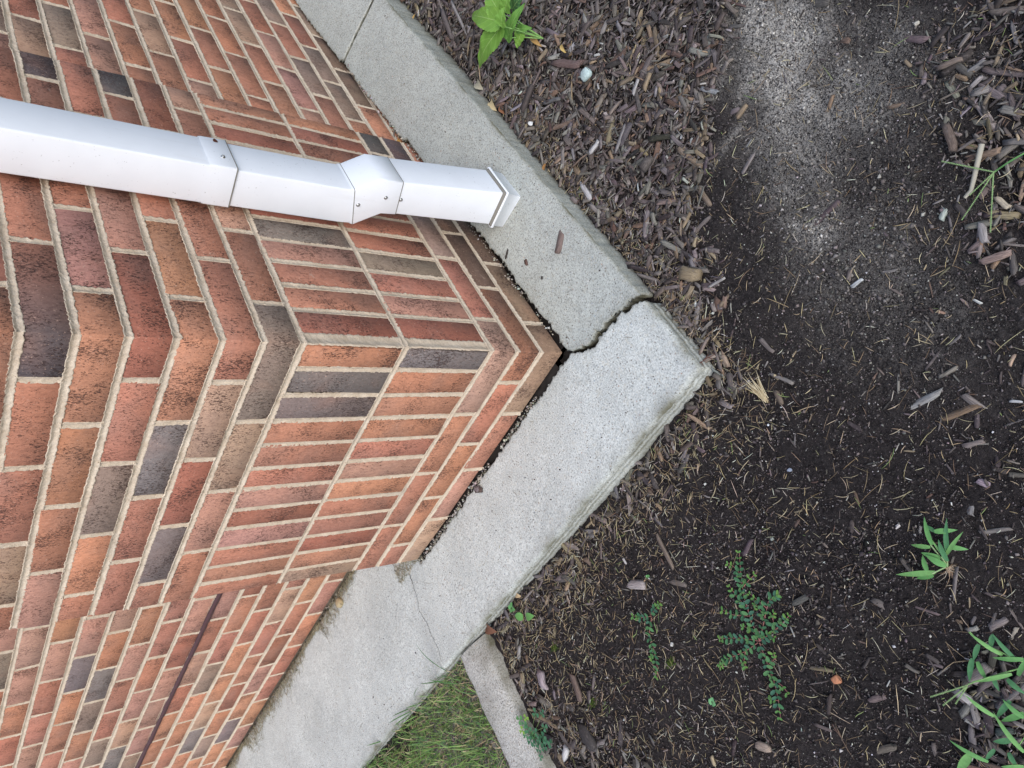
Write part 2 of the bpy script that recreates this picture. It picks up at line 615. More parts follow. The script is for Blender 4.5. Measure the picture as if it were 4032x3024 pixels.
def brick_geo(x0, x1, y0, y1, z0, z1):
    """chamfered box, 24 corners, slightly out of true"""
    lo = np.array([x0, y0, z0]); hi = np.array([x1, y1, z1])
    V = []; idx = {}
    jit = rng.normal(0, 0.0008, (2, 2, 2, 3))
    for sx in (0, 1):
        for sy in (0, 1):
            for sz in (0, 1):
                cpt = np.where([sx, sy, sz], hi, lo) + jit[sx, sy, sz]
                sg = np.where([sx, sy, sz], -1.0, 1.0) * BV
                for ax in range(3):
                    d = sg.copy(); d[ax] = 0
                    idx[(sx, sy, sz, ax)] = len(V); V.append(cpt + d)
    F = []

    def quad(a, b, c, d): F.append([a, b, c]); F.append([a, c, d])
    S = [(0, 0), (1, 0), (1, 1), (0, 1)]
    for ax in range(3):
        for s in (0, 1):
            ids = []
            for (p, q) in S:
                t = [0, 0, 0]; t[ax] = s; t[(ax + 1) % 3] = p; t[(ax + 2) % 3] = q
                ids.append(idx[(*t, ax)])
            if s == 0: ids = ids[::-1]
            quad(*ids)
    for ax in range(3):                     # chamfers along axis ax
        b, c = (ax + 1) % 3, (ax + 2) % 3
        for p, q in S:
            t0 = [0, 0, 0]; t1 = [0, 0, 0]
            t0[b] = t1[b] = p; t0[c] = t1[c] = q; t1[ax] = 1
            ids = [idx[(*t0, b)], idx[(*t1, b)], idx[(*t1, c)], idx[(*t0, c)]]
            if (p + q) % 2 == 0: ids = ids[::-1]
            quad(*ids)
    for sx in (0, 1):
        for sy in (0, 1):
            for sz in (0, 1):
                t = [idx[(sx, sy, sz, a_)] for a_ in range(3)]
                if (sx + sy + sz) % 2 == 0: t = t[::-1]
                F.append(t)
    return np.array(V), np.array(F)


building = empty("brick_building")
tag(building, "red brick building corner with a projecting pier, soldier courses and beige mortar", "building")


class Wall:
    def __init__(s, name):
        s.name = name; s.bricks = []; s.mortar = Acc()

    def brick(s, box, code=None, face=None):
        s.bricks.append((box, code or rnd_code(), face))

    def strip(s, plane, depth0, a0, a1, z0, z1, vertical, w, miter0=False, seed=0):
        """a tooled mortar joint. plane 0: x=const face (runs along y); plane 1: y=const face (runs along x)."""
        length = (z1 - z0) if vertical else (a1 - a0)
        if length < 0.004: return
        n = max(2, int(length / 0.0034) + 1)
        t = np.linspace(0, 1, n)
        base = rng.random() * 200
        w = w * rng.uniform(0.88, 1.22)
        prof = np.array([(-1.0, 0.0020), (-0.90, -0.0004), (-0.66, 0.0004), (-0.34, 0.0020), (0.0, 0.0026), (0.34, 0.0021), (0.66, 0.0005), (0.90, -0.0004), (1.0, 0.0020)])
        sN = t * length
        def rag(k_):
            return 0.0005 * vn(sN * 160 + base, sN * 0 + k_) + 0.0010 * np.maximum(0, vn(sN * 22 + base, sN * 0 + k_ + 5)) ** 2 * 2 + 0.00085 * rng.normal(0, 1, n)
        up = w / 2 + 0.0013 + rag(1.5); dn = w / 2 + 0.0013 + rag(9.5)
        cen = 0.0006 * vn(sN * 6 + base, sN * 0 + 3.3)
        off = np.where(prof[None, :, 0] > 0, prof[None, :, 0] * up[:, None], prof[None, :, 0] * dn[:, None]) + cen[:, None]
        dep = prof[None, :, 1] + 0.0005 * rng.normal(0, 1, (n, 9)) * (np.abs(prof[None, :, 0]) < 0.95) + 0.0004 * vn(sN * 30 + base, sN * 0)[:, None]
        if vertical:
            A = (a0 + a1) / 2 + off; Zz = (z0 + sN)[:, None] + 0 * off
        else:
            st = np.full((n, 9), a0) + sN[:, None]
            if miter0:                      # meets its fellow round the corner
                st = a0 + sN[:, None] + (dep - 0) * (1 - t[:, None]) ** 20
            A = st; Zz = (z0 + z1) / 2 + off
        D = depth0 + dep
        Vv = np.stack([D, A, Zz], -1) if plane == 0 else np.stack([A, D, Zz], -1)
        s.mortar.add(Vv.reshape(-1, 3), grid_tris(n, 9))

    def slab(s, x0, x1, y0, y1, z0, z1):
        Vv = np.array([[x, y, z] for x in (x0, x1) for y in (y0, y1) for z in (z0, z1)])
        F = np.array([[0, 1, 3], [0, 3, 2], [4, 6, 7], [4, 7, 5], [0, 4, 5], [0, 5, 1], [2, 3, 7], [2, 7, 6], [0, 2, 6], [0, 6, 4], [1, 5, 7], [1, 7, 3]])
        s.mortar.add(Vv, F)

    def finish(s):
        root = s.mortar.build(s.name, M_MORTAR, building, False)
        rest = Acc(); nb = 0
        for box, code, face in s.bricks:
            x0, x1, y0, y1, z0, z1 = box
            Vv, Ff = brick_geo(*box)
            C = np.tile(brick_col(code), (len(Vv), 1))
            if code == 'K' and s.name == "corner_pier" and x1 > 0.15 and x0 < 0.01:
                far = Vv[:, 0] > 0.1
                C[far, :3] = np.array(PAL['R']) * 0.95
            if s.name == "corner_pier" and z0 < 0.19 and y0 < 0.01:          # run-off stain on the face beside the pipe's foot
                amt = np.clip(0.95 - np.abs(Vv[:, 2] - 0.085) / 0.13, 0, 1) * (Vv[:, 1] < 0.003) * np.where(Vv[:, 0] < 0.62, 1.0, 0.3)
                if z0 > 0.13: amt = amt * 0.55
                C[:, :3] = C[:, :3] * (1 - 0.75 * amt[:, None]) + np.array([0.085, 0.055, 0.038]) * 0.75 * amt[:, None]
            pts = [(x0, y0, z0), (x0, y0, z1), (x0, y1, z0), (x0, y1, z1), (x1, y0, z0), (x1, y0, z1)]
            if any(in_view(p, 5) for p in pts):
                o = mesh_np("brick", Vv, Ff, M_BRICK, root, C)
                nb += 1
            else:
                rest.add(Vv, Ff, C)
        if rest.n:
            tag(rest.build("brickwork", M_BRICK, root), kind="stuff")
        return root, nb


def spans(joints, a0, a1):
    """[(start, end)] of the bricks between head joints"""
    e = [a0] + list(joints) + [a1]
    out = []
    for i in range(len(e) - 1):
        s = e[i] + (J / 2 if i > 0 else 0); t = e[i + 1] - (J / 2 if i < len(e) - 2 else 0)
        out.append((s, t))
    return out


NTOP = 22
pier = Wall("corner_pier")
LCODE = {9: 'BTPR', 10: 'RTDGR', 11: 'OGRR', 12: 'DRBOR', 13: 'OORP', 14: 'KRRTR', 15: 'RRPR', 0: 'TRPT', 1: 'OROORR', 2: 'TORRR'}
RCODE = {9: 'BRPRP', 10: 'RRPD', 11: 'RORRK', 12: 'RPDR', 13: 'RPRRK', 14: 'KRDR', 15: 'GRPRT', 0: 'BTSTO', 1: 'SSSK', 2: 'RRBSK'}
LS = {3: 'GORORPORRDOT', 6: 'OGGRRRPDPRRR'}
RS = {3: 'DPRBDRDRRDDO', 6: 'DRRPGDRODDRR'}


def jit_z(kz):
    return 0.0


for k in range(NTOP):
    if 3 <= k < 9:
        continue
    z0 = k * CO + J / 2 if k else 0.006
    z1 = (k + 1) * CO - J / 2
    zc0, zc1 = k * CO, (k + 1) * CO
    longL = (k % 2 == 1) if k >= 9 else (k % 2 == 0)
    if longL:
        jl = [0.195, 0.398, 0.602]; jr = [0.0965, 0.303, 0.510, 0.717]
    else:
        jl = [0.0935, 0.295, 0.498, 0.701]; jr = [0.2035, 0.407, 0.611]
    jl = [j + rng.normal(0, 0.0018) for j in jl]; jr = [j + rng.normal(0, 0.0018) for j in jr]
    sL = spans(jl, 0.0, WL); sR = spans(jr, 0.0, WR)
    # the corner brick turns the corner
    cl = LCODE.get(k, '')
    if k % 2 and k < 15 or k == 15: pass
    pier.brick((0.0, sR[0][1], 0.0, sL[0][1], z0, z1), (cl[0] if cl else None))
    for i, (s, t) in enumerate(sL[1:], 1):
        pier.brick((0.0, 0.092, s, t, z0, z1), cl[i] if i < len(cl) else None)
    cr = RCODE.get(k, '')
    for i, (s, t) in enumerate(sR[1:], 1):
        pier.brick((s, t, 0.0, 0.092, z0, z1), cr[i] if i < len(cr) else None)
    # the return of the pier towards the wall that stands back
    pier.brick((0.100, DL - 0.004, WL - 0.092, WL, z0, z1), None)
    for j in jl: pier.strip(0, 0.0, j, j, zc0 + J * .35, zc1 - J * .35, True, J)
    for j in jr: pier.strip(1, 0.0, j, j, zc0 + J * .35, zc1 - J * .35, True, J)
for k in (3, 6):
    z0, z1 = k * CO + J / 2, (k + 3) * CO - J / 2
    jl = [0.0605 + 0.0678 * i + rng.normal(0, 0.0012) for i in range(11)]
    for i, (s, t) in enumerate(spans(jl, 0.007, WL)):
        pier.brick((0.0, 0.092, s, t, z0, z1), LS[k][i])
    jr = [0.0110] + [0.0868 + 0.0675 * i + rng.normal(0, 0.0012) for i in range(11)]
    sR = spans(jr, 0.0, WR)[1:]
    for i, (s, t) in enumerate(sR):
        if i == 0: s = 0.0265
        pier.brick((s, t, 0.0, 0.092, z0, z1), RS[k][i])
    for j in jl: pier.strip(0, 0.0, j, j, k * CO + J * .35, (k + 3) * CO - J * .35, True, J)
    for j in jr[1:]: pier.strip(1, 0.0, j, j, k * CO + J * .35, (k + 3) * CO - J * .35, True, J)
    pier.strip(1, 0.0004, 0.0138, 0.0138, k * CO + J * .3, (k + 3) * CO - J * .3, True, 0.0245)
    pier.brick((0.100, DL - 0.004, WL - 0.092, WL, z0, z1), None)
for k in [1, 2, 3, 6] + list(range(9, NTOP)):
    w = J + (0.0015 if k > 9 else 0)
    pier.strip(0, 0.0, 0.0, WL, k * CO, k * CO, False, w, True)
    pier.strip(1, 0.0, 0.0, WR, k * CO, k * CO, False, w, True)
pier.slab(0.012, DL - 0.012, 0.012, WL - 0.010, 0.012, NTOP * CO)
pier.slab(0.012, WR - 0.010, 0.012, 0.30, 0.012, NTOP * CO)

lw = Wall("recessed_wall")
LRC = {(9, 3): 'G', (9, 4): 'B', (10, 2): 'P', (10, 3): 'G', (5, 3): 'T', (5, 4): 'R', (7, 5): 'T', (3, 6): 'G', (2, 7): 'B'}
for k in range(NTOP):
    z0 = k * CO + J / 2 if k else 0.004
    z1 = (k + 1) * CO - J / 2
    ph = (1.172 if k % 2 == 0 else 1.274) if k >= 6 else (1.206 if k % 2 == 0 else 1.308)
    js = [ph - 0.2032 * 1 + 0.2032 * i + rng.normal(0, 0.002) for i in range(0, 18)]
    js = [j for j in js if WL + 0.03 < j < 4.2]
    for i, (s, t) in enumerate(spans(js, WL + 0.004, 4.3)):
        lw.brick((DL, DL + 0.09, s, t, z0, z1), LRC.get((k, i)))
    for j in js:
        lw.strip(0, DL, j, j, k * CO + J * .35, (k + 1) * CO - J * .35, True, J)
    if k and k != 6: lw.strip(0, DL, WL, 4.3, k * CO, k * CO, False, J + 0.001)
lw.slab(DL + 0.008, DL + 0.2, WL - 0.05, 4.3, -0.05, NTOP * CO)

rw = Wall("side_wall")
RRC = {(12, 1): 'B', (12, 2): 'R', (2, 1): 'B', (2, 2): 'B', (1, 1): 'S', (1, 2): 'S', (3, 1): 'B', (2, 0): 'O', (1, 0): 'O', (13, 0): 'T', (9, 3): 'O', (8, 2): 'O', (7, 2): 'O', (10, 3): 'B', (5, 2): 'T', (5, 3): 'B', (3, 3): 'B', (3, 4): 'B'}
for k in range(NTOP):
    z0 = k * CO + J / 2
    z1 = (k + 1) * CO - J / 2
    ph = 0.892 if k % 2 == 0 else 0.991
    js = [ph + 0.2035 * i + rng.normal(0, 0.002) for i in range(0, 16)]
    js = [j for j in js if j < 4.0]
    for i, (s, t) in enumerate(spans(js, WR + 0.001, 4.1)):
        rw.brick((s, t, DR, DR + 0.09, z0, z1), RRC.get((k, i)))
    for j in js:
        rw.strip(1, DR, j, j, k * CO + J * .35, (k + 1) * CO - J * .35, True, J)
    if k: rw.strip(1, DR, WR, 4.1, k * CO, k * CO, False, J + 0.001)
rw.slab(WR - 0.05, 4.1, DR + 0.008, DR + 0.25, -0.05, NTOP * CO)
nb = 0
roots = {}
for w_ in (pier, lw, rw):
    r_, n_ = w_.finish(); roots[w_.name] = r_; nb += n_
print("bricks in view", nb)

# flashing strip in the sixth joint of the wall that stands back
ys = np.arange(WL, 4.3, 0.006)
n = len(ys)
lap = ((ys - 0.9) % 0.2032) / 0.2032
out_ = DL - 0.0055 - 0.0012 * vn(ys * 25, ys * 0, 31) - 0.0012 * lap
zt = 6 * CO + 0.0035 + 0.0009 * vn(ys * 18, ys * 0, 32)
zb = 6 * CO - 0.0062 - 0.0012 * vn(ys * 30, ys * 0, 33) - 0.0022 * lap
V = np.stack([np.stack([np.full(n, DL + 0.012), ys, zt + 0.001], -1), np.stack([out_ + 0.002, ys, zt], -1), np.stack([out_, ys, zb], -1), np.stack([out_ + 0.0022, ys, zb - 0.0004], -1), np.stack([np.full(n, DL + 0.012), ys, zt - 0.0035], -1)], 1)
fl = mesh_np("flashing", V.reshape(-1, 3), grid_tris(n, 5), M_FLASH, roots["recessed_wall"])
lw2 = Wall("x")
lw2.strip(0, DL, WL, 4.3, 6 * CO + 0.005, 6 * CO + 0.005, False, 0.0065)
lw2.mortar.build("joint", M_MORTAR, roots["recessed_wall"])

# ------------------------------------------------------------------ concrete
def seg_dist(P, L):
    """distance of points to a closed outline, and the index of the nearest piece"""
    A = L; B = np.roll(L, -1, 0)
    best = np.full(len(P), 1e9); arg = np.zeros(len(P), int)
    D = B - A; dd = (D * D).sum(1) + 1e-12
    for s in range(0, len(P), 600):
        p = P[s:s + 600, None, :]
        t = np.clip(((p - A[None]) * D[None]).sum(-1) / dd, 0, 1)
        q = A[None] + t[..., None] * D[None]
        d = np.sqrt(((p - q) ** 2).sum(-1))
        best[s:s + 600] = d.min(1); arg[s:s + 600] = d.argmin(1)
    return best, arg


def inside(P, L):
    x, y = P[:, 0], P[:, 1]
    r = np.zeros(len(P), bool)
    j = len(L) - 1
    for i in range(len(L)):
        xi, yi = L[i]; xj, yj = L[j]
        if yi != yj:
            r ^= ((yi > y) != (yj > y)) & (x < (xj - xi) * (y - yi) / (yj - yi) + xi)
        j = i
    return r


def dense(corners, kinds, steps, jit):
    """outline from corner points; kinds[i] belongs to the side from corner i to i+1"""
    pts = []; kk = []
    for i, a in enumerate(corners):
        b = corners[(i + 1) % len(corners)]
        a = np.array(a, float); b = np.array(b, float)
        L = np.linalg.norm(b - a); n = max(1, int(L / steps[kinds[i]]))
        nn = np.array([-(b - a)[1], (b - a)[0]]) / (L + 1e-9)
        for q in range(n):
            p = a + (b - a) * q / n
            s_ = p[0] * 1.7 + p[1] * 2.3 + i * 5.1
            jv = jit[kinds[i]]
            p = p + nn * (jv * 0.6 * vn(s_ * 28, i * 3.1 + 0.2) + jv * 0.6 * vn(s_ * 90, i * 7.7) + jv * 0.45 * rng.normal())
            pts.append(p); kk.append(kinds[i])
    return np.array(pts), kk


def slab(name, mat, corners, kinds, ztop, radius, jit, steps, gs, bottom=-0.16, grime_w=0.02, ribs=1.0):
    L, kk = dense(corners, kinds, steps, jit)
    n = len(L)
    lo, hi = L.min(0), L.max(0)
    # inner points: rows following the outline, then a grid
    T = np.roll(L, -1, 0) - np.roll(L, 1, 0)
    T /= np.linalg.norm(T, axis=1)[:, None] + 1e-9
    NI = np.stack([-T[:, 1], T[:, 0]], -1)
    NI = (NI + np.roll(NI, 1, 0) + np.roll(NI, -1, 0)); NI /= np.linalg.norm(NI, axis=1)[:, None] + 1e-9
    pts = [L]
    for d in (0.0012, 0.0028, 0.005, 0.0085, 0.014):
        q = L + NI * d
        dist, _ = seg_dist(q, L)
        pts.append(q[inside(q, L) & (dist > d * 0.72)])
    X, Y = np.meshgrid(np.arange(lo[0], hi[0], gs), np.arange(lo[1], hi[1], gs), indexing='ij')
    q = np.stack([X, Y], -1).reshape(-1, 2) + rng.uniform(-0.25, 0.25, (X.size, 2)) * gs
    q = q[inside(q, L)]
    dist, _ = seg_dist(q, L)
    pts.append(q[dist > 0.019])
    A = np.concatenate(pts)
    edges = [(i, (i + 1) % n) for i in range(n)]
    r = geometry.delaunay_2d_cdt([Vector(p) for p in A], edges, [], 0, 1e-7)
    V2 = np.array([(v[0], v[1]) for v in r[0]]); Fs = np.array([f for f in r[2] if len(f) == 3])
    cen = V2[Fs].mean(1)
    Fs = Fs[inside(cen, L)]
    dist, arg = seg_dist(V2, L)
    rad = np.array([radius[kk[a_]] for a_ in arg])
    tt = np.clip(1 - dist / rad, 0, 1)
    Z = ztop(V2[:, 0], V2[:, 1]) - rad * (1 - np.sqrt(np.maximum(0, 1 - tt * tt)))
    Z = Z + 0.0006 * vn(V2[:, 0] * 60, V2[:, 1] * 60, 40) * (dist > 0.001) + 0.0018 * vn(V2[:, 0] * 7, V2[:, 1] * 7, 41)
    outer = np.array([kk[a_] in 'o' for a_ in arg])
    inner = np.array([kk[a_] in 'ic' for a_ in arg])
    gr = np.where(outer, 1.05 * np.exp(-dist / (grime_w * 0.55)) * np.clip(0.8 + 0.5 * vn(V2[:, 0] * 22, V2[:, 1] * 22, 46), 0.2, 1.2), 0) + np.where(inner, 0.55 * np.exp(-dist / 0.006), 0)
    gr = np.clip(gr * (0.75 + 0.6 * vn(V2[:, 0] * 24, V2[:, 1] * 24, 42)), 0, 1)
    # side faces
    zl = ztop(L[:, 0], L[:, 1]) - np.array([radius[q_] for q_ in kk]) + 0.0018 * vn(L[:, 0] * 7, L[:, 1] * 7, 41)
    rings = []; rg = []
    ko = np.array([q_ == 'o' for q_ in kk])
    prof = [(0.000, 0.0, 0.45), (0.005, 0.0006, 0.5), (0.0085, -0.0016, 0.95), (0.012, 0.0022, 0.45), (0.017, 0.0028, 0.55), (0.020, 0.0008, 0.9), (0.024, 0.004, 0.5), (0.034, 0.0045, 0.65), (0.05, 0.0055, 0.85), (0.09, 0.006, 0.9), (-bottom, 0.006, 0.9)]
    if not ribs: prof = [(0.0, 0.0, 0.30), (0.006, 0.0004, 0.35), (0.014, 0.0004, 0.40), (0.024, 0.0010, 0.42), (0.036, 0.0016, 0.5), (0.05, 0.0020, 0.75), (0.09, 0.003, 0.9), (-bottom, 0.003, 0.9)]
    for dz, of, g_ in prof:
        o_ = np.where(ko, of, 0.0018 * rng.normal(0, 1, n) - 0.10 * min(dz, 0.03))
        wob = 0.0007 * vn(L[:, 0] * 90 + dz * 900, L[:, 1] * 90 + dz * 500, 43) * (dz > 0)
        p = L - NI * (o_ + wob)[:, None]
        rings.append(np.concatenate([p, (zl - dz - 0.0009 * vn(L[:, 0] * 35, L[:, 1] * 35, 44) * (dz > 0))[:, None]], 1))
        rg.append(np.where(ko, 1.15 * g_ * (0.8 + 0.4 * vn(L[:, 0] * 20, L[:, 1] * 20, 45)), 0.45 if dz < 0.006 else 0.96))  # crack and gap walls painted nearly black in place of shade
    S = np.concatenate(rings)
    acc = Acc()
    acc.add(np.concatenate([V2, Z[:, None]], 1), Fs, np.stack([gr] * 3, -1))
    g2 = np.clip(np.concatenate(rg), 0, 1)
    acc.add(S, grid_tris(len(prof), n, 0, True)[:, ::-1], np.stack([g2] * 3, -1))
    o = acc.build(name, mat)
    me = o.data
    fl_ = np.zeros(len(me.polygons), bool); fl_[:] = True
    me.polygons.foreach_set("use_smooth", fl_)
    return o


def z_left(x, y):
    return -0.002 + 0.010 * np.clip(np.asarray(x) , -0.3, 0.0) * 1.0 + 0 * np.asarray(y)


def z_right(x, y):
    x = np.asarray(x, float); y = np.asarray(y, float)
    t = np.clip(-y / 0.228, 0, 1.1)
    return sp(x, 0.03) * (0.072 - 0.020 * t) + 0.001 - 0.006 * np.exp(-np.maximum(x, 0) / 0.1) * (t) + 0.0


def z_far(x, y):
    return z_right(x, y) + 0.006


crack = [(-0.006, -0.004), (-0.022, -0.026), (-0.034, -0.050), (-0.046, -0.066), (-0.043, -0.082), (-0.041, -0.097), (-0.047, -0.113), (-0.044, -0.131), (-0.050, -0.146), (-0.048, -0.163), (-0.058, -0.180), (-0.062, -0.202), (-0.075, -0.228)]
ST = {'o': 0.006, 'c': 0.0045, 'i': 0.006, 'f': 0.03, 'j': 0.01}
RAD = {'o': 0.009, 'c': 0.0026, 'i': 0.004, 'f': 0.004, 'j': 0.003}
RAD2 = dict(RAD, o=0.005)
JT = {'o': 0.0014, 'c': 0.0034, 'i': 0.0042, 'f': 0.0, 'j': 0.001}
gapw = [0.009, 0.012, 0.014, 0.019, 0.015, 0.013, 0.017, 0.015, 0.016, 0.014, 0.014, 0.020, 0.026]
cl = [(x - w * 0.5, y - w * 0.25) for (x, y), w in zip(crack, [g * 0.85 for g in gapw])]
cr = [(x + w * 0.5, y + w * 0.25) for (x, y), w in zip(crack, gapw)]
cl[0] = (-0.016, -0.016); cr[0] = (0.000, -0.010)
# counter-clockwise outlines
left_c = [(-0.272, 3.4), (-0.272, -0.228)] + [(cl[-1][0], -0.228)] + cl[:-1][::-1] + [(-0.010, 0.0), (-0.008, 0.40), (-0.007, WL + 0.004), (-0.001, WL + 0.012), (0.19, WL + 0.012), (DL - 0.010, 1.3), (DL - 0.008, 3.4)]
left_k = ['o', 'o'] + ['c'] * (len(cl)) + ['i', 'i', 'i', 'i', 'i', 'i', 'f']
left_k = left_k[:len(left_c)]
slab_l = slab("concrete_slab", M_SLAB, left_c, left_k, z_left, RAD, JT, ST, 0.014)
tag(slab_l, "long pale concrete ledge slab with the pointed outer corner, below the crack", "concrete slab")
right_c = cr + [(cr[-1][0] + 0.002, -0.228)] + [(0.4, -0.227), (0.9, -0.226), (1.230, -0.226), (1.230, DR - 0.008), (WR + 0.012, DR - 0.008), (WR, -0.009), (0.45, -0.012), (0.30, -0.016), (0.15, -0.010)]
right_k = ['c'] * (len(cr) - 1) + ['c', 'o', 'o', 'o', 'j', 'i', 'i', 'i', 'i', 'i', 'i']
right_c[len(cr) - 1] = (cr[-1][0], -0.224)
slab_r = slab("concrete_slab", M_SLAB2, right_c, right_k, z_right, RAD2, JT, ST, 0.014, ribs=0, grime_w=0.007)
tag(slab_r, "grey concrete ledge slab under the white downspout, cracked off at the building corner", "concrete slab")
far_c = [(1.2318, -0.226), (3.6, -0.226), (3.6, DR - 0.008), (1.2318, DR - 0.008)]
slab_f = slab("concrete_slab", M_SLAB2, far_c, ['o', 'f', 'i', 'j'], z_far, RAD2, JT, ST, 0.02, ribs=0, grime_w=0.007)
tag(slab_f, "darker concrete ledge slab past the joint, farthest along the downspout wall", "concrete slab")

# dark bedding seen in the crack and in the gap along the bricks
acc = Acc()
def flat(x0, x1, y0, y1, z, zz=None):
    X, Y = np.meshgrid(np.linspace(x0, x1, 60), np.linspace(y0, y1, 60), indexing='ij')
    Zz = z + sp(X, 0.03) * 0.045 + 0.006 * vn(X * 60, Y * 60, 50)
    acc.add(np.stack([X, Y, Zz], -1).reshape(-1, 3), grid_tris(60, 60))
flat(-0.10, 0.03, -0.20, 0.05, -0.040)
flat(-0.06, 0.03, 0.05, 0.80, -0.018)
flat(0.03, 4.0, -0.06, 0.03, -0.026)
flat(0.0, 0.25, 0.78, 3.4, -0.024)
bed = acc.build("earth_bedding", M_DARK, None, True)
tag(bed, kind="structure")

# hairline crack across the long slab, from the pier foot to the curb
hp = [(882, 1238), (890, 1262), (899, 1290), (904, 1320), (920, 1345), (930, 1372), (945, 1400), (952, 1432)]
pts = []
for i in range(len(hp) - 1):
    for q in range(8):
        f_ = q / 8
        pts.append(zp(hp[i][0] + (hp[i + 1][0] - hp[i][0]) * f_ + random.uniform(-1, 1), hp[i][1] + (hp[i + 1][1] - hp[i][1]) * f_, 0.0))
Vh = []
for i, p in enumerate(pts):
    w_ = 0.0003 + 0.0004 * abs(math.sin(i * 0.7)) + (0.0006 if i < 8 else 0)
    d_ = pts[min(i + 1, len(pts) - 1)] - pts[max(i - 1, 0)]
    sd_ = Vector((-d_.y, d_.x, 0)).normalized() * w_
    for q in (p - sd_, p + sd_):
        Vh.append((q.x, q.y, float(z_left(q.x, q.y)) + 0.0018 * float(vn(q.x * 7, q.y * 7, 41)) + 0.0011))
mesh_np("hairline_crack", np.array(Vh), grid_tris(len(pts), 2)[:, ::-1], M_DARK, slab_l)

# curb between lawn and bed
ys = np.array([0.676, 0.680, 0.686, 0.692, 0.700, 0.709, 0.720, 0.735, 0.755, 0.775, 0.795, 0.812, 0.824, 0.832, 0.837, 0.840, 0.842])
zs = np.array([-0.16, -0.062, -0.046, -0.036, -0.026, -0.0185, -0.0135, -0.0105, -0.0085, -0.0075, -0.0075, -0.0085, -0.011, -0.016, -0.026, -0.050, -0.16])
xs = np.arange(-2.2, -0.2785, 0.007)
X, Yp = np.meshgrid(xs, ys, indexing='ij')
Zp = np.tile(zs, (len(xs), 1))
near = sm(-0.36, -0.279, X)
Zp = Zp - 0.014 * near * sm(0.80, 0.69, Yp) - 0.004 * near
topm = (Zp > -0.06)
Zp = Zp + topm * (0.0012 * vn(X * 50, Yp * 50, 61) + 0.0022 * vn(X * 14, Yp * 14, 62) + 0.0005 * rng.normal(0, 1, X.shape))
Yp = Yp + 0.0016 * vn(X * 26, Zp * 60, 63) + 0.003 * vn(X * 5, Zp * 0, 64)
g_ = np.clip(np.where(Yp < 0.712, 0.55, 0.10) + np.where(Yp > 0.834, 0.3, 0) + 0.35 * vn(X * 18, Yp * 25, 65), 0, 1) + 0.5 * near * sm(0.78, 0.70, Yp)  # darker on the bed side, the lawn edge and the hollow end
g_ = np.clip(g_, 0, 1)
acc = Acc()
acc.add(np.stack([X, Yp, Zp], -1).reshape(-1, 3), grid_tris(len(xs), len(ys))[:, ::-1], np.stack([g_.ravel()] * 3, -1))
nV = len(xs) * len(ys)
endc = np.array([[xs[-1], 0.76, -0.16]])
acc.add(np.concatenate([np.stack([X, Yp, Zp], -1)[-1], endc]), np.array([[i, i + 1, len(ys)] for i in range(len(ys) - 1)]), np.array([0.8, 0.8, 0.8]))
curb = acc.build("garden_curb", M_CURB, None, True)
tag(curb, "low weathered concrete curb with a rounded edge between the lawn and the bed", "curb")

# ------------------------------------------------------------------ downspout
def prism(sections, cap=True):
    """loft through 4-corner (rounded) sections; each = (x0,x1,[(y_front,z),(y_back,z)])"""
    r = 0.0032
    rings = []
    for (x0, x1, yf, zf, yb, zb) in sections:
        fr = np.array([yf, zf]); bk = np.array([yb, zb])
        d = (bk - fr); Ld = np.linalg.norm(d); d /= Ld
        ring = []
        for (cx, sx, cd_, sd_) in ((x0, 1, 0, 1), (x1, -1, 0, 1), (x1, -1, Ld, -1), (x0, 1, Ld, -1)):
            pts = [(cx, cd_ + sd_ * r), (cx + sx * r * 0.3, cd_ + sd_ * r * 0.3), (cx + sx * r, cd_)]
            if (cx == x1 and cd_ == 0) or (cx == x0 and cd_ == Ld): pts = pts[::-1]
            for (px, pd) in pts:
                yz = fr + d * pd
                ring.append((px, yz[0], yz[1]))
        rings.append(ring)
    V = np.array(rings); n, m, _ = V.shape
    F = grid_tris(n, m, 0, True)
    return V.reshape(-1, 3), F


def rid(x0, x1, pts):
    return prism([(x0, x1, *p) for p in pts])


DX0, DX1 = 0.348, 0.442
ds = empty("downspout", (0.395, -0.12, 0.07))
tag(ds, "white rectangular metal downspout strapped to the brick pier", "downspout")
def dpart(name, V, F, mat=M_WHITE, par=None):
    o = mesh_np(name, V, F, mat)
    me = o.data
    keep(o, ds if par is None else par)
    if par is not None:
        o.parent = par; o.matrix_parent_inverse = Matrix.Identity(4); o.matrix_parent_inverse = par.matrix_world.inverted()
    return o
e = 0.0011
V, F = rid(DX0, DX1, [(-0.0935, 1.55, -0.014, 1.55), (-0.0950, 1.15, -0.0150, 1.15), (-0.097, 0.700, -0.0165, 0.700)])
upper = dpart("upper_pipe", V, F)
V, F = rid(DX0 + e, DX1 - e, [(-0.0965 + e, 0.712, -0.0165 - e, 0.712), (-0.099, 0.45, -0.019, 0.43), (-0.1005, 0.421, -0.0215, 0.394)])
mid = dpart("middle_pipe", V, F)
V, F = rid(DX0 - e, DX1 + e, [(-0.0985, 0.708, -0.0155, 0.704), (-0.0995, 0.703, -0.0150, 0.700), (-0.1010, 0.660, -0.0150, 0.655), (-0.1000, 0.658, -0.0160, 0.653)])
band = dpart("strap", V, F)
V, F = rid(DX0 - 0.0006, DX1 + 0.0006, [(-0.1008, 0.430, -0.0205, 0.403), (-0.1022, 0.4225, -0.0195, 0.396), (-0.1355, 0.3790, -0.0565, 0.3450), (-0.1395, 0.3260, -0.0600, 0.3110), (-0.1385, 0.3250, -0.0610, 0.3100)])
elbow = dpart("elbow", V, F)
V, F = rid(DX0 + 0.0004, DX1 - 0.0004, [(-0.1380, 0.3300, -0.0610, 0.3180), (-0.1500, 0.20, -0.068, 0.19), (-0.1620, 0.074, -0.0755, 0.066)])
lower = dpart("lower_pipe", V, F)
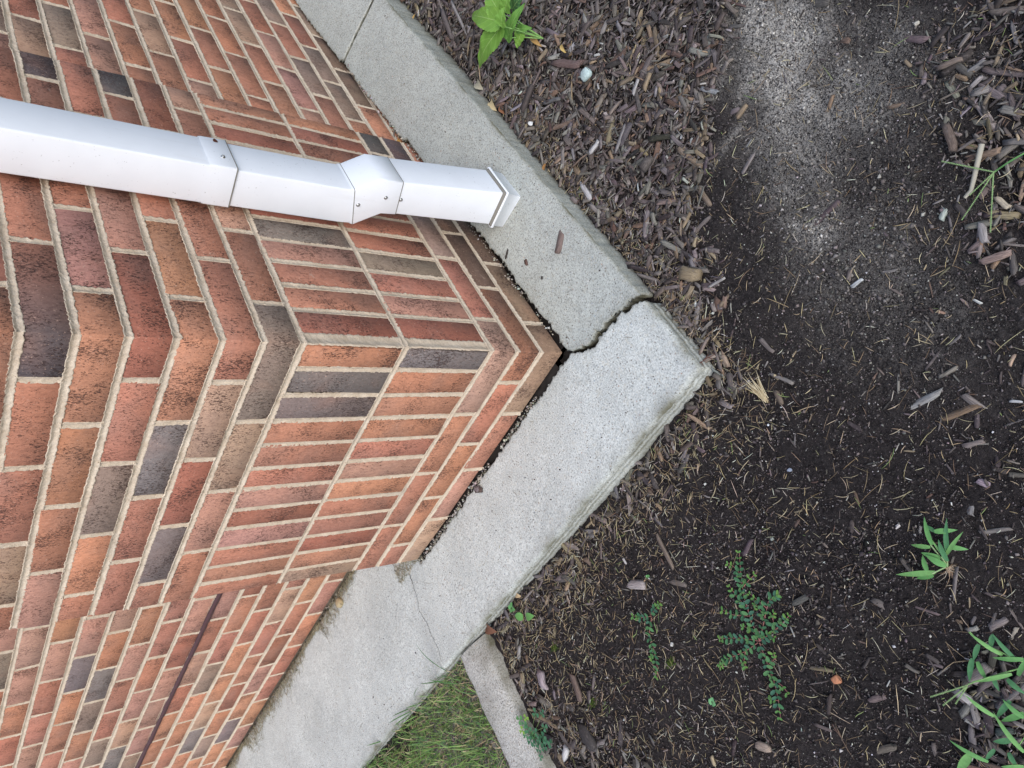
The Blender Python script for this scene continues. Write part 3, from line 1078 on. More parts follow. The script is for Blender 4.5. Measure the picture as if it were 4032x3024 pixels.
# dark sealant lines at the joints
for nm, zf, zb_, yf, yb in (("sealant", 0.3262, 0.3112, -0.1397, -0.0598), ("sealant", 0.4235, 0.3970, -0.1024, -0.0193)):
    V, F = rid(DX0 - 0.0009, DX1 + 0.0009, [(yf, zf + 0.0008, yb, zb_ + 0.0008), (yf - 0.0004, zf, yb + 0.0004, zb_), (yf, zf - 0.0009, yb, zb_ - 0.0009)])
    dpart(nm, V, F, M_SEAL, elbow)
V, F = rid(DX0 - 0.0014, DX1 + 0.0014, [(-0.1012, 0.6600, -0.0146, 0.6550), (-0.1016, 0.6588, -0.0142, 0.6538), (-0.1008, 0.6578, -0.0150, 0.6528)])
dpart("sealant", V, F, M_SEAL, band)


def screw(pos, axis, par, r=0.0043):
    axis = Vector(axis).normalized()
    q = axis.to_track_quat('Z', 'Y')
    V = []; F = []
    def ring(rad, h, m=12):
        return [Vector(pos) + q @ Vector((rad * math.cos(2 * math.pi * i / m), rad * math.sin(2 * math.pi * i / m), h)) for i in range(m)]
    rs = [ring(r, -0.0005), ring(r, 0.0007), ring(r * 0.86, 0.0012), ring(r * 0.62, 0.0012), ring(r * 0.58, 0.0030), ring(r * 0.48, 0.0034), ring(r * 0.2, 0.0026)]
    V = np.array([tuple(v) for rr in rs for v in rr])
    F = grid_tris(len(rs), 12, 0, True)
    F = np.concatenate([F, [[72 + 0, 72 + i, 72 + i + 1] for i in range(1, 11)]])
    return dpart("screw", V, F, M_STEEL, par)


screw((0.379, -0.1006, 0.678), (0, -1, 0), band)
screw((DX0 - 0.0006, -0.069, 0.403), (-1, 0, 0), elbow)
screw((DX0 - 0.0006, -0.097, 0.350), (-1, 0, 0), elbow)
screw((DX0 + 0.0004, -0.098, 0.314), (-1, 0, 0), lower)
# empty rusty hole beside the strap's screw
th = np.linspace(0, 2 * math.pi, 15)[:-1]
V = np.stack([0.431 + 0.0062 * np.cos(th) + 0.0015 * np.cos(2 * th), np.full(14, -0.10095) , 0.6795 + 0.0045 * np.sin(th)], -1)
V = np.concatenate([V, [[0.431, -0.1012, 0.6795]]])
dpart("rust_hole", V, np.array([[i, (i + 1) % 14, 14] for i in range(14)]), M_RUST, band)
# drain adapter: flared white collar in the concrete under the pipe end
def collar(sections, name, par, mat=M_WHITE):
    V, F = rid(*sections[0], sections[1])
    return mesh_np(name, V, F, mat, par)
da = empty("drain_adapter", (0.395, -0.12, 0.02))
tag(da, "flared white collar at the foot of the downspout on the slab", "drain adapter")
V1, F1 = prism([(DX0 - 0.0030, DX1 + 0.0030, -0.1660, 0.0665, -0.072, 0.0585), (DX0 - 0.0042, DX1 + 0.0042, -0.1680, 0.0670, -0.0705, 0.0585), (DX0 - 0.0048, DX1 + 0.0048, -0.1690, 0.0645, -0.070, 0.0560), (DX0 - 0.0046, DX1 + 0.0046, -0.1685, 0.0605, -0.0705, 0.0520), (DX0 - 0.0005, DX1 + 0.0005, -0.1645, 0.0585, -0.0735, 0.0500), (DX0 + 0.001, DX1 - 0.001, -0.162, 0.0, -0.075, 0.0)])
wob = 0.0008 * vn(V1[:, 0] * 60, V1[:, 2] * 60 + V1[:, 1] * 70, 70)
V1[:, 1] += wob; V1[:, 2] += 0.6 * wob
o = mesh_np("collar", V1, F1, M_WHITE); keep(o, da)
V1, F1 = prism([(DX0 + 0.002, DX1 - 0.002, -0.160, 0.0760, -0.077, 0.0650), (DX0 - 0.0015, DX1 + 0.0015, -0.1655, 0.0690, -0.0735, 0.0610), (DX0 - 0.003, DX1 + 0.003, -0.167, 0.0640, -0.071, 0.0560)])
o = mesh_np("sealant", V1, F1, M_SEAL); keep(o, da)
# wall bracket hidden behind the pipe keeps it off the bricks
V, F = rid(0.372, 0.418, [(-0.020, 0.70, 0.0, 0.70), (-0.020, 0.66, 0.0, 0.66)])
dpart("bracket", V, F, M_WHITE)

# ------------------------------------------------------------------ debris templates
def chip_template(seed):
    """a split piece of wood: four stations, squarish section, broken slanting ends"""
    r = np.random.default_rng(seed)
    xs_ = np.array([-0.5, -0.30 + r.normal(0, .06), 0.28 + r.normal(0, .06), 0.5])
    w_ = np.array([r.uniform(0.45, 1.05), 1.0, r.uniform(0.8, 1.1), r.uniform(0.4, 1.0)]) * 0.5
    yc = np.array([0, r.normal(0, .07), r.normal(0, .07), r.normal(0, .16)]); zc = np.array([0, 0.25, 0.2, 0]) * r.normal(0.2, 1)
    V = []
    for i in range(4):
        t = np.array([r.uniform(0.25, 0.9) if i in (0, 3) else 1.0, r.uniform(0.5, 1.0)])
        e_ = 0.10 if i in (0, 3) else 0.02
        for (sy, sz) in ((-1, -1), (1, -1), (1, 1), (-1, 1)):
            V.append((xs_[i] + r.uniform(-e_, e_), yc[i] + sy * w_[i] * (1 if sz < 0 else r.uniform(0.72, 1.0)), zc[i] + sz * 0.5 * t[0 if sy < 0 else 1]))
    V = np.array(V)
    F = grid_tris(4, 4, 0, True)
    F = np.concatenate([F, [[0, 1, 2], [0, 2, 3], [14, 13, 12], [15, 14, 12]]])
    return V, F


CHIPS = [chip_template(s) for s in range(14, 34)]


def crumb_template(seed):
    r = np.random.default_rng(seed)
    V = np.array([(1, 0, 0), (-1, 0, 0), (0, 1, 0), (0, -1, 0), (0, 0, 1), (0, 0, -1)], float) * 0.5 * (1 + r.normal(0, 0.2, (6, 1)))
    V += r.normal(0, 0.08, V.shape)
    F = np.array([(0, 2, 4), (2, 1, 4), (1, 3, 4), (3, 0, 4), (2, 0, 5), (1, 2, 5), (3, 1, 5), (0, 3, 5)])
    return V, F


CRUMBS = [crumb_template(s) for s in range(100, 110)]


def straw_template(seed):
    r = np.random.default_rng(seed)
    n = 5
    x = np.linspace(-0.5, 0.5, n)
    bend = r.normal(0, 0.10); kink = r.normal(0, 0.06)
    y = bend * (1 - (2 * x) ** 2) + kink * np.abs(x)
    z = r.normal(0, 0.04) * (2 * x) ** 2
    V = []
    for i in range(n):
        w = 0.5 * (0.5 if i in (0, n - 1) else 1)
        V += [(x[i], y[i] * 1.0, -w, z[i]), (x[i], y[i], w, z[i])]
    return np.array(V), r


def straws(acc, pos, yaw, pitch, length, width, colr, T=None):
    """thin bent blades lying about: three-sided"""
    n = 5
    N_ = len(pos)
    x = np.linspace(-0.5, 0.5, n)[None]
    bend = rng.normal(0, 0.045, (N_, 1)); kink = rng.normal(0, 0.10, (N_, 1)) * (rng.random((N_, 1)) < 0.5); br = rng.uniform(-0.3, 0.3, (N_, 1))
    Y_ = (bend * (1 - (2 * x) ** 2) + kink * np.abs(x - br)) * length[:, None]
    Z_ = rng.normal(0, 0.05, (N_, 1)) * (2 * x) ** 2 * length[:, None]
    X_ = x * length[:, None]
    w = width[:, None] * np.array([0.35, 0.9, 1, 0.9, 0.3])[None]
    cy, sy = np.cos(yaw)[:, None, None], np.sin(yaw)[:, None, None]
    pts = np.stack([np.stack([X_, Y_ - w * 0.5, Z_], -1), np.stack([X_, Y_ + w * 0.5, Z_], -1), np.stack([X_, Y_, Z_ + w * 0.55], -1)], 2).reshape(N_, n * 3, 3)
    cp, sp_ = np.cos(pitch)[:, None], np.sin(pitch)[:, None]
    px = pts[..., 0] * cp - pts[..., 2] * sp_; pz = pts[..., 0] * sp_ + pts[..., 2] * cp
    py = pts[..., 1]
    cy = cy[..., 0]; sy = sy[..., 0]
    qx = px * cy - py * sy; qy = px * sy + py * cy
    V = np.stack([qx, qy, pz], -1) + pos[:, None, :]
    F = grid_tris(n, 3, 0, True)[None] + (np.arange(N_) * n * 3)[:, None, None]
    acc.add(V.reshape(-1, 3), F.reshape(-1, 3), np.repeat(colr, n * 3, 0))


def pick(cols, weights, n, var=0.15):
    cols = np.array(cols); w = np.array(weights, float); w /= w.sum()
    c_ = cols[rng.choice(len(cols), n, p=w)]
    return np.clip(c_ * (1 + rng.normal(0, var, (n, 1))) * (1 + rng.normal(0, 0.05, (n, 3))), 0.004, 0.8)


# broken mortar and grit in the gap between bricks and concrete
nR = 1500
t = rng.random(nR)
side = rng.random(nR)
x = np.where(side < 0.45, rng.normal(-0.003, 0.003, nR), np.where(side < 0.75, rng.uniform(0.0, 1.4, nR), DL - 0.004 + rng.normal(0, 0.003, nR)))
y = np.where(side < 0.45, rng.uniform(0.0, WL, nR), np.where(side < 0.75, rng.normal(-0.003, 0.0035, nR), rng.uniform(0.83, 3.0, nR)))
keep_ = vn(x * 12, y * 12, 97) > -0.25
x, y, side = x[keep_], y[keep_], side[keep_]; nR = len(x)
S = np.clip(rng.lognormal(math.log(0.0032), 0.5, nR), 0.0014, 0.009)
z = np.where((side >= 0.45) & (side < 0.75), z_right(x, y * 0), -0.002) + rng.uniform(-0.008, 0.003, nR)
acc = Acc()
scatter(acc, CRUMBS, np.stack([x, y, z], -1), rng.uniform(0, 6.28, nR), rng.uniform(0, 6, nR), rng.uniform(0, 6, nR), np.stack([S * 1.4, S, S], -1), pick([(0.42, 0.38, 0.31), (0.28, 0.24, 0.19), (0.12, 0.10, 0.08), (0.50, 0.48, 0.44)], [3, 3, 2, 2], nR))
tag(acc.build("mortar_rubble", M_CRUMB), "crumbled mortar and grit in the gap between bricks and concrete", "rubble", kind="stuff")

# where the mulch lies thick
def mulch_density(x, y):
    wob = 0.035 * vn(x * 9, y * 9, 80) + 0.02 * vn(x * 25, y * 25, 81)
    d = np.zeros_like(x)
    # band along the slab under the downspout, widening to the right
    edge = np.interp(x, [-0.30, -0.23, -0.04, 0.05, 0.12, 0.6], [-0.25, -0.285, -0.375, -0.50, -0.66, -1.2])
    a = sm(-0.04, 0.05, y - edge + wob)
    d = np.maximum(d, a * (y < -0.22) * (x > -0.34))
    su = -0.446 * x - 0.466 * y; sv = -0.72 * x + 0.69 * y
    # far corner of the bed
    d = np.maximum(d, 0.50 * sm(0.455, 0.53, su + wob) * sm(-0.06, -0.14, sv + wob))
    d = np.maximum(d, 0.08 * sm(0.40, 0.50, su + wob))
    # corner below the crabgrass
    d = np.maximum(d, 0.9 * sm(0.478, 0.515, su + wob * .6) * sm(0.42, 0.50, sv + wob))
    # along the curb
    s = (y - 0.60) + (-0.42 - x) * 0.55
    d = np.maximum(d, 0.42 * sm(-0.06, 0.12, s + wob))
    # thin litter along the slab edge
    d = np.maximum(d, 0.34 * sm(0.12, 0.0, -0.28 - x + wob) * (y > -0.24))
    return np.clip(d, 0.010, 1)


def seen(x, y, m=500):
    q = np.stack([x - CAM[0], y - CAM[1], np.full_like(x, -0.045 - CAM[2])], -1) @ AX.T
    u = 2016 + 3029.8 * q[:, 0] / q[:, 2]; v = 1512 + 3029.8 * q[:, 1] / q[:, 2]
    return (u > -m) & (u < 4032 + m) & (v > -m) & (v < 3024 + m)


def sample(n, x0, x1, y0, y1, dens):
    xs_ = []; ys_ = []
    got = 0
    while got < n:
        x = rng.uniform(x0, x1, n * 3); y = rng.uniform(y0, y1, n * 3)
        ok = (rng.random(n * 3) < dens(x, y)) & seen(x, y) & ~((x > -0.284) & (y > -0.236)) & ~((y > 0.68) & (y < 0.85)) & (y < 0.85)
        xs_.append(x[ok]); ys_.append(y[ok]); got += ok.sum()
    return np.concatenate(xs_)[:n], np.concatenate(ys_)[:n]


BX = (-1.25, 1.55, -1.15, 0.70)
WOODC = [(0.040, 0.033, 0.031), (0.080, 0.066, 0.060), (0.130, 0.110, 0.098), (0.190, 0.166, 0.148), (0.20, 0.148, 0.096), (0.115, 0.074, 0.055), (0.30, 0.275, 0.25), (0.36, 0.28, 0.18), (0.48, 0.46, 0.43)]
# coarse chips
nC = 13500
x, y = sample(nC, *BX, mulch_density)
L = np.clip(rng.lognormal(math.log(0.0168), 0.60, nC), 0.005, 0.065)
W = L * np.clip(rng.normal(0.26, 0.13, nC), 0.07, 0.7)
W = np.minimum(W, 0.0115)
Tk = np.clip(W * rng.uniform(0.2, 0.6, nC), 0.0008, 0.004)
den = mulch_density(x, y)
z = ground_h(x, y) + 0.001 + den * rng.uniform(0, 0.012, nC)
cw = pick(WOODC, [14, 24, 28, 20, 7, 6, 7, 3, 1.6], nC, 0.22) * 1.12
pale = (cw.sum(1) > 0.75) & (L > 0.020)
cw[pale] *= 0.45
acc = Acc()
scatter(acc, CHIPS, np.stack([x, y, z], -1), rng.uniform(0, 2 * math.pi, nC), rng.normal(0, 0.22, nC), rng.normal(0, 0.4, nC), np.stack([L, W, Tk], -1), cw, 0.02)
mulch = acc.build("wood_mulch", M_WOOD)
tag(mulch, "dark shredded wood mulch covering the bed beside the concrete ledge", "mulch", kind="stuff")

# splinters
nS = 20000
x, y = sample(nS, *BX, lambda a, b: np.clip(mulch_density(a, b) + 0.22 * sm(-0.5, 0.3, b) + 0.03, 0, 1))
L = np.clip(rng.lognormal(math.log(0.008), 0.5, nS), 0.003, 0.03)
W = np.clip(L * rng.uniform(0.08, 0.25, nS), 0.0006, 0.003)
z = ground_h(x, y) + 0.0008 + mulch_density(x, y) * rng.uniform(0, 0.012, nS)
acc = Acc()
scatter(acc, CHIPS, np.stack([x, y, z], -1), rng.uniform(0, 2 * math.pi, nS), rng.normal(0, 0.25, nS), rng.normal(0, 0.5, nS), np.stack([L, W, W * 0.7], -1), pick(WOODC, [20, 30, 26, 14, 7, 6, 5, 4, 1], nS), 0.02)
spl = acc.build("wood_splinters", M_WOOD)
tag(spl, "fine dark wood splinters strewn over the bed", "mulch", kind="stuff")

# soil crumbs
nK = 120000
x, y = sample(nK, -1.2, 0.9, -1.1, 0.70, lambda a, b: np.clip(1.05 - mulch_density(a, b), 0.1, 1))
S = np.clip(rng.lognormal(math.log(0.0019), 0.5, nK), 0.0008, 0.009)
clod = vn(x * 7, y * 7, 90)
big = (rng.random(nK) < 0.05 * np.clip(clod, 0, 1))
S = np.where(big, rng.uniform(0.004, 0.0085, nK), S * (1 + 0.4 * np.clip(clod, 0, 1)))
z = ground_h(x, y) + S * 0.18
du = np.clip(dust_f(x, y) * 1.15 * rng.uniform(0.5, 1.2, nK), 0, 1)
cc = pick([(0.012, 0.010, 0.010), (0.040, 0.033, 0.032), (0.090, 0.077, 0.072), (0.165, 0.143, 0.132), (0.40, 0.37, 0.33), (0.55, 0.53, 0.50)], [22, 26, 28, 18, 2.0, 0.7], nK)
cc = cc * (1 - 0.9 * du[:, None]) + np.array([0.60, 0.565, 0.50]) * 0.9 * du[:, None] * rng.uniform(0.5, 1.2, (nK, 1))
acc = Acc()
scatter(acc, CRUMBS, np.stack([x, y, z], -1), rng.uniform(0, 6.28, nK), rng.uniform(0, 6, nK), rng.uniform(0, 6, nK), np.stack([S, S * rng.uniform(.6, 1, nK), S * rng.uniform(.5, .9, nK)], -1), cc)
cr_ = acc.build("soil_crumbs", M_CRUMB)
tag(cr_, "loose dark soil crumbs on the bare earth", "soil", kind="stuff")

# straw and dead grass clippings
nT = 7000
def straw_d(a, b):
    e_ = 0.9 * sm(0.22, 0.0, -0.28 - a) * (b > -0.3)
    return np.clip(0.16 + e_ + 0.35 * sm(-0.3, 0.4, b) - 0.12 * sm(0.0, 0.2, a), 0.02, 1)
x, y = sample(nT, -1.2, 0.7, -1.05, 0.70, straw_d)
L = np.clip(rng.lognormal(math.log(0.014), 0.55, nT), 0.005, 0.06)
W = rng.uniform(0.0006, 0.0013, nT)
z = ground_h(x, y) + rng.uniform(0.001, 0.006, nT) + 0.006 * mulch_density(x, y)
cc = pick([(0.42, 0.33, 0.19), (0.55, 0.46, 0.30), (0.26, 0.19, 0.11), (0.16, 0.11, 0.07), (0.66, 0.61, 0.49), (0.25, 0.33, 0.12)], [26, 20, 24, 18, 6, 3], nT)
acc = Acc()
straws(acc, np.stack([x, y, z], -1), rng.uniform(0, 6.28, nT), rng.normal(0, 0.18, nT), L, W, cc)
st_ = acc.build("straw_litter", M_STRAW)
tag(st_, "dry straw and dead grass clippings scattered over the bed", "straw", kind="stuff")

# dead grass caught along the wall foot on the slab
nD = 5200
t = rng.uniform(0.80, 3.0, nD)
u_ = np.abs(rng.normal(0, 0.026, nD)) * np.clip(0.35 + 1.3 * vn(t * 7, t * 0, 91) + 0.25 * (t > 1.4), 0.10, 1.2)
x = DL - 0.012 - u_; y = t
k2 = 420
y2 = rng.uniform(0.80, 0.93, k2); x2 = 0.005 + np.abs(rng.normal(0, 0.06, k2))
x = np.concatenate([x, x2]); y = np.concatenate([y, y2])
k3 = 90
y3 = rng.uniform(-0.2, 3.0, k3); x3 = rng.uniform(-0.25, 0.15, k3)
ok = ~((x3 > -0.02) & (y3 < 0.82))
x = np.concatenate([x, x3[ok]]); y = np.concatenate([y, y3[ok]])
nD = len(x)
L = np.clip(rng.lognormal(math.log(0.017), 0.5, nD), 0.006, 0.05); W = rng.uniform(0.0006, 0.0011, nD)
z = z_left(x, y) + rng.uniform(0.001, 0.008, nD) * np.exp(-np.maximum(0, DL - x) / 0.08) + 0.001
acc = Acc()
straws(acc, np.stack([x, y, z], -1), rng.normal(0.6, 0.9, nD), rng.normal(0, 0.1, nD), L, W, pick([(0.36, 0.31, 0.20), (0.25, 0.215, 0.135), (0.48, 0.42, 0.29), (0.16, 0.14, 0.085)], [30, 28, 14, 18], nD))
tag(acc.build("dead_grass", M_STRAW), "dead grass clippings blown against the foot of the recessed wall", "dead grass", kind="stuff")

# specks of soil and bark on the slabs
nP = 520
x = rng.uniform(-0.265, 1.2, nP); y = rng.uniform(-0.22, 1.9, nP)
onR = rng.random(nP) < 0.55
x = np.where(onR, rng.uniform(-0.02, 1.3, nP), rng.uniform(-0.26, -0.02, nP)); y = np.where(onR, -0.02 - np.abs(rng.uniform(0, 0.2, nP)), rng.uniform(-0.21, 1.9, nP))
z = np.where(onR, z_right(x, y), z_left(x, y)) + 0.0008
S = np.clip(rng.lognormal(math.log(0.0016), 0.45, nP), 0.0008, 0.006)
acc = Acc()
scatter(acc, CRUMBS, np.stack([x, y, z], -1), rng.uniform(0, 6.28, nP), rng.uniform(0, 1, nP), rng.uniform(0, 1, nP), np.stack([S * rng.uniform(1, 2.2, nP), S, S * 0.6], -1), pick([(0.05, 0.035, 0.03), (0.10, 0.07, 0.05), (0.17, 0.12, 0.08)], [3, 2, 1], nP))
tag(acc.build("slab_specks", M_CRUMB), "specks of soil and bark lying on the concrete ledge", "soil", kind="stuff")

# ------------------------------------------------------------------ lawn
nG = 16000
gxx = np.concatenate([rng.uniform(-0.80, -0.275, 11500), rng.uniform(-2.2, -0.3, nG - 11500)])
gyy = np.concatenate([rng.uniform(0.846, 1.75, 11500), rng.uniform(0.85, 3.2, nG - 11500)])
Lb = np.clip(rng.lognormal(math.log(0.034), 0.42, nG), 0.010, 0.10)
yaw = rng.uniform(0, 6.28, nG); lean = np.abs(rng.normal(1.15, 0.5, nG))
dry = rng.random(nG) < (0.40 + 0.28 * vn(gxx * 9, gyy * 9, 95))
cg = pick([(0.13, 0.24, 0.055), (0.20, 0.33, 0.09), (0.28, 0.41, 0.13), (0.08, 0.17, 0.06)], [30, 30, 14, 16], nG)
cdry = pick([(0.55, 0.46, 0.28), (0.42, 0.335, 0.195), (0.27, 0.20, 0.115)], [2, 2, 1], nG)
cgrass = np.where(dry[:, None], cdry, cg)
Lb = np.where(dry, Lb * 0.75, Lb); lean = np.where(dry, lean + 0.4, lean)
segs = 4
tq = np.linspace(0, 1, segs)[None]
ang = lean[:, None] * (0.35 + 0.9 * tq)
dr = np.cumsum(np.concatenate([np.zeros((nG, 1)), np.sin(ang[:, 1:])], 1), 1) / (segs - 1) * Lb[:, None]
dz = np.cumsum(np.concatenate([np.zeros((nG, 1)), np.cos(ang[:, 1:])], 1), 1) / (segs - 1) * Lb[:, None]
wb = rng.uniform(0.0012, 0.0027, nG)[:, None] * np.array([0.9, 1.0, 0.75, 0.08])[None] * 0.5
cyw, syw = np.cos(yaw)[:, None], np.sin(yaw)[:, None]
base_z = -0.030 + 0.006 * vn(gxx * 9, gyy * 9, 21)
PX = gxx[:, None] + dr * cyw; PY = gyy[:, None] + dr * syw; PZ = base_z[:, None] + dz
VL = np.stack([PX - wb * syw, PY + wb * cyw, PZ], -1); VR = np.stack([PX + wb * syw, PY - wb * cyw, PZ], -1)
VV = np.stack([VL, VR], 2).reshape(nG, segs * 2, 3)
FT = grid_tris(segs, 2)
FF = FT[None] + (np.arange(nG) * segs * 2)[:, None, None]
acc = Acc()
acc.add(VV.reshape(-1, 3), FF.reshape(-1, 3), np.repeat(cgrass, segs * 2, 0))
tag(acc.build("lawn_grass", M_GRASS), "short mown lawn, green mixed with dry blades, beyond the curb", "grass", kind="stuff")

# ------------------------------------------------------------------ plants
def blade(acc, base, tip, width, c, sag=0.25, n=7, up=(0, 0, 1), fold=0.25):
    """a long pointed leaf arching from base to tip"""
    base = Vector(base); tip = Vector(tip); d = tip - base; L_ = d.length
    side = d.cross(Vector(up)); side.normalize() if side.length > 1e-6 else None
    V = []
    for i in range(n):
        t_ = i / (n - 1)
        p = base + d * t_ + Vector((0, 0, 1)) * (sag * L_ * 4 * t_ * (1 - t_) * 0.5)
        w = width * 0.5 * (math.sin(math.pi * min(1, (t_ + 0.10) ** 0.75 * 0.93)) ** 0.8 if t_ < 1 else 0.02)
        V += [tuple(p - side * w + Vector((0, 0, fold * w))), tuple(p), tuple(p + side * w + Vector((0, 0, fold * w)))]
    F = grid_tris(n, 3)
    LC = [((i // 3) / (n - 1), ((i % 3) - 1), 0) for i in range(n * 3)]
    acc.add(np.array(V), F, np.array(c), np.array(LC, float))


def tube(acc, pts, r0, r1, c, m=5):
    pts = [Vector(p) for p in pts]
    n = len(pts); V = []
    for i, p in enumerate(pts):
        d = (pts[min(i + 1, n - 1)] - pts[max(i - 1, 0)]).normalized()
        q = d.to_track_quat('Z', 'Y')
        r = r0 + (r1 - r0) * i / max(1, n - 1)
        for k_ in range(m):
            V.append(tuple(p + q @ Vector((r * math.cos(6.2832 * k_ / m), r * math.sin(6.2832 * k_ / m), 0))))
    acc.add(np.array(V), grid_tris(n, m, 0, True), np.array(c))


def broad_leaf(acc, base, tip, width, c, cup=0.15, teeth=9, lobes=0.0, nrm=(0, 0, 1), seed=0):
    """serrated broad leaf; local x from base to tip"""
    r = np.random.default_rng(seed)
    base = Vector(base); tip = Vector(tip); d = tip - base; L_ = d.length
    side = d.cross(Vector(nrm)).normalized(); up = side.cross(d).normalized()
    nu, nv_ = 28, 9
    V = []; LC = []
    for i in range(nu):
        t_ = i / (nu - 1)
        prof = (math.sin(math.pi * t_ ** 0.62) ** 0.75) * (1 - 0.35 * t_) * 1.15 if 0 < t_ < 1 else 0.02
        prof *= 1 + lobes * math.sin(t_ * 9.0 + 0.6)
        saw = ((t_ * teeth) % 1.0)
        for j in range(nv_):
            v = (j / (nv_ - 1)) * 2 - 1
            ww = width * 0.5 * prof * (1 + (0.13 * (1 - saw) - 0.05) * abs(v) ** 4)
            p = base + d * (t_ - 0.06 * abs(v) * prof + 0.05 * abs(v) * (1 - t_) * -1) + side * (v * ww)
            p += up * (cup * abs(v) ** 1.3 * width * 0.35 + 0.10 * L_ * math.sin(math.pi * t_) - 0.05 * L_ * t_ * t_ + 0.0016 * width / 0.05 * math.sin(t_ * 20 + v * 3 + seed) * abs(v))
            V.append(tuple(p)); LC.append((t_, v, 0))
    acc.add(np.array(V), grid_tris(nu, nv_), np.array(c), np.array(LC))


def part(root, name, acc, mat, smooth=True):
    o = acc.build(name, mat, None, smooth)
    keep(o, root)
    return o


# bright broad-leaved weed at the top
def wz(a, b, z): return zp((1500 + a * 0.6103) / 1.8228, b * 0.6103 / 1.8228, z)
wb_ = wz(960, 215, 0.02)
wb_.z = float(ground_h(wb_.x, wb_.y))
weed = empty("broadleaf_weed", wb_)
tag(weed, "bright green weed with broad toothed leaves, in the mulch beside the ledge", "weed")
GL = [(0.20, 0.38, 0.065), (0.175, 0.35, 0.06), (0.135, 0.30, 0.06)]  # darker greens put shade into the lower leaves' colour
crown = wz(800, 160, 0.075)
for i, (b_, t_, w_, z0_, z1_, cup, lob, c_) in enumerate([
        ((770, 140), (573, 96), 0.052, 0.085, 0.082, 0.10, 0.02, 0), ((775, 176), (622, 442), 0.056, 0.070, 0.045, 0.12, 0.02, 1),
        ((775, 165), (800, 40), 0.034, 0.098, 0.110, 0.25, 0.0, 1), ((818, 245), (925, 18), 0.034, 0.055, 0.075, 0.2, 0.08, 2),
        ((760, 70), (690, -70), 0.050, 0.085, 0.09, 0.15, 0.03, 0), ((805, 70), (830, -50), 0.034, 0.088, 0.1, 0.2, 0.04, 1),
        ((905, 215), (878, 312), 0.030, 0.035, 0.030, 0.2, 0.08, 0), ((880, 190), (975, 180), 0.020, 0.04, 0.03, 0.2, 0.05, 2)]):
    a_ = Acc()
    B_ = wz(*b_, z0_); T_ = wz(*t_, z1_)
    nrm = Vector(CAM) - B_
    nrm = (nrm.normalized() * 0.55 + Vector((0, 0, 1))).normalized()
    broad_leaf(a_, B_, T_, w_, GL[c_], cup, 13, lob, nrm, i)
    part(weed, "leaf", a_, M_LEAF)
    a_ = Acc()
    tube(a_, [wb_ + Vector((0, 0, 0.012)), (wb_ + B_) / 2 + Vector((0, 0, 0.015)), B_], 0.0018, 0.0012, (0.26, 0.46, 0.14))
    part(weed, "stalk", a_, M_SMALL)
a_ = Acc(); B_ = wz(850, 60, 0.05); broad_leaf(a_, B_, wz(930, -40, 0.05), 0.05, (0.05, 0.13, 0.04), 0.1, 11, 0.0, (0, 0, 1), 9); part(weed, "leaf", a_, M_LEAF)

# uprooted grass seedling
def gz(a, b, z=0.0): return gp((2682 + a * 0.61728) / 1.8228, (2000 + b * 0.61728) / 1.8228, z)
rt = gz(1700, 380)
spr = empty("grass_seedling", rt)
tag(spr, "uprooted green grass seedling with a knot of bare roots on the soil", "grass seedling")
cG = (0.115, 0.29, 0.085); cG2 = (0.17, 0.36, 0.11); cG3 = (0.075, 0.21, 0.085)
for s_, e_, w_, h0, h1, c_ in [((1700, 330), (1590, 190), 0.004, .01, .03, cG2), ((1600, 235), (1550, 55), 0.0075, .03, .04, cG), ((1590, 250), (1465, 235), 0.0065, .028, .02, cG2), ((1615, 150), (1765, 140), 0.008, .035, .025, cG),
                               ((1700, 290), (1695, 65), 0.0075, .02, .035, cG3), ((1690, 300), (1800, 150), 0.006, .02, .03, cG2), ((1705, 245), (1835, 265), 0.0075, .022, .012, cG), ((1655, 320), (1530, 285), 0.009, .02, .022, cG),
                               ((1620, 410), (1370, 425), 0.0085, .012, .012, cG2), ((1610, 430), (1500, 450), 0.0075, .01, .008, cG), ((1690, 370), (1560, 300), 0.010, .018, .025, cG), ((1570, 400), (1540, 300), 0.008, .02, .02, cG),
                               ((1620, 150), (1565, 110), 0.006, .03, .03, cG3), ((1700, 340), (1640, 200), 0.008, .02, .03, cG3)]:
    a_ = Acc(); blade(a_, gz(*s_, h0), gz(*e_, h1), w_, c_, 0.15); part(spr, "blade", a_, M_SMALL)
a_ = Acc()
for s_, e_ in [((1700, 370), (1590, 235)), ((1700, 370), (1690, 290)), ((1690, 375), (1600, 420)), ((1700, 375), (1660, 310))]:
    tube(a_, [gz(*s_, 0.006), gz((s_[0] + e_[0]) / 2, (s_[1] + e_[1]) / 2, 0.018), gz(*e_, 0.024)], 0.0012, 0.0012, (0.30, 0.42, 0.20))
part(spr, "stem", a_, M_SMALL)
a_ = Acc()
for i in range(34):
    an = random.uniform(-0.9, 2.3); ln = random.uniform(30, 130)
    p0 = gz(1700 + random.uniform(-15, 15), 385, 0.006)
    p1 = gz(1700 + ln * 0.5 * math.cos(an), 385 + ln * 0.5 * math.sin(an), 0.006); p2 = gz(1700 + ln * math.cos(an + .3) , 385 + ln * math.sin(an + .4), 0.002)
    tube(a_, [p0, p1, p2], 0.0005, 0.0002, random.choice([(0.42, 0.30, 0.20), (0.30, 0.19, 0.11), (0.5, 0.42, 0.32)]), 3)
part(spr, "roots", a_, M_STRAW)


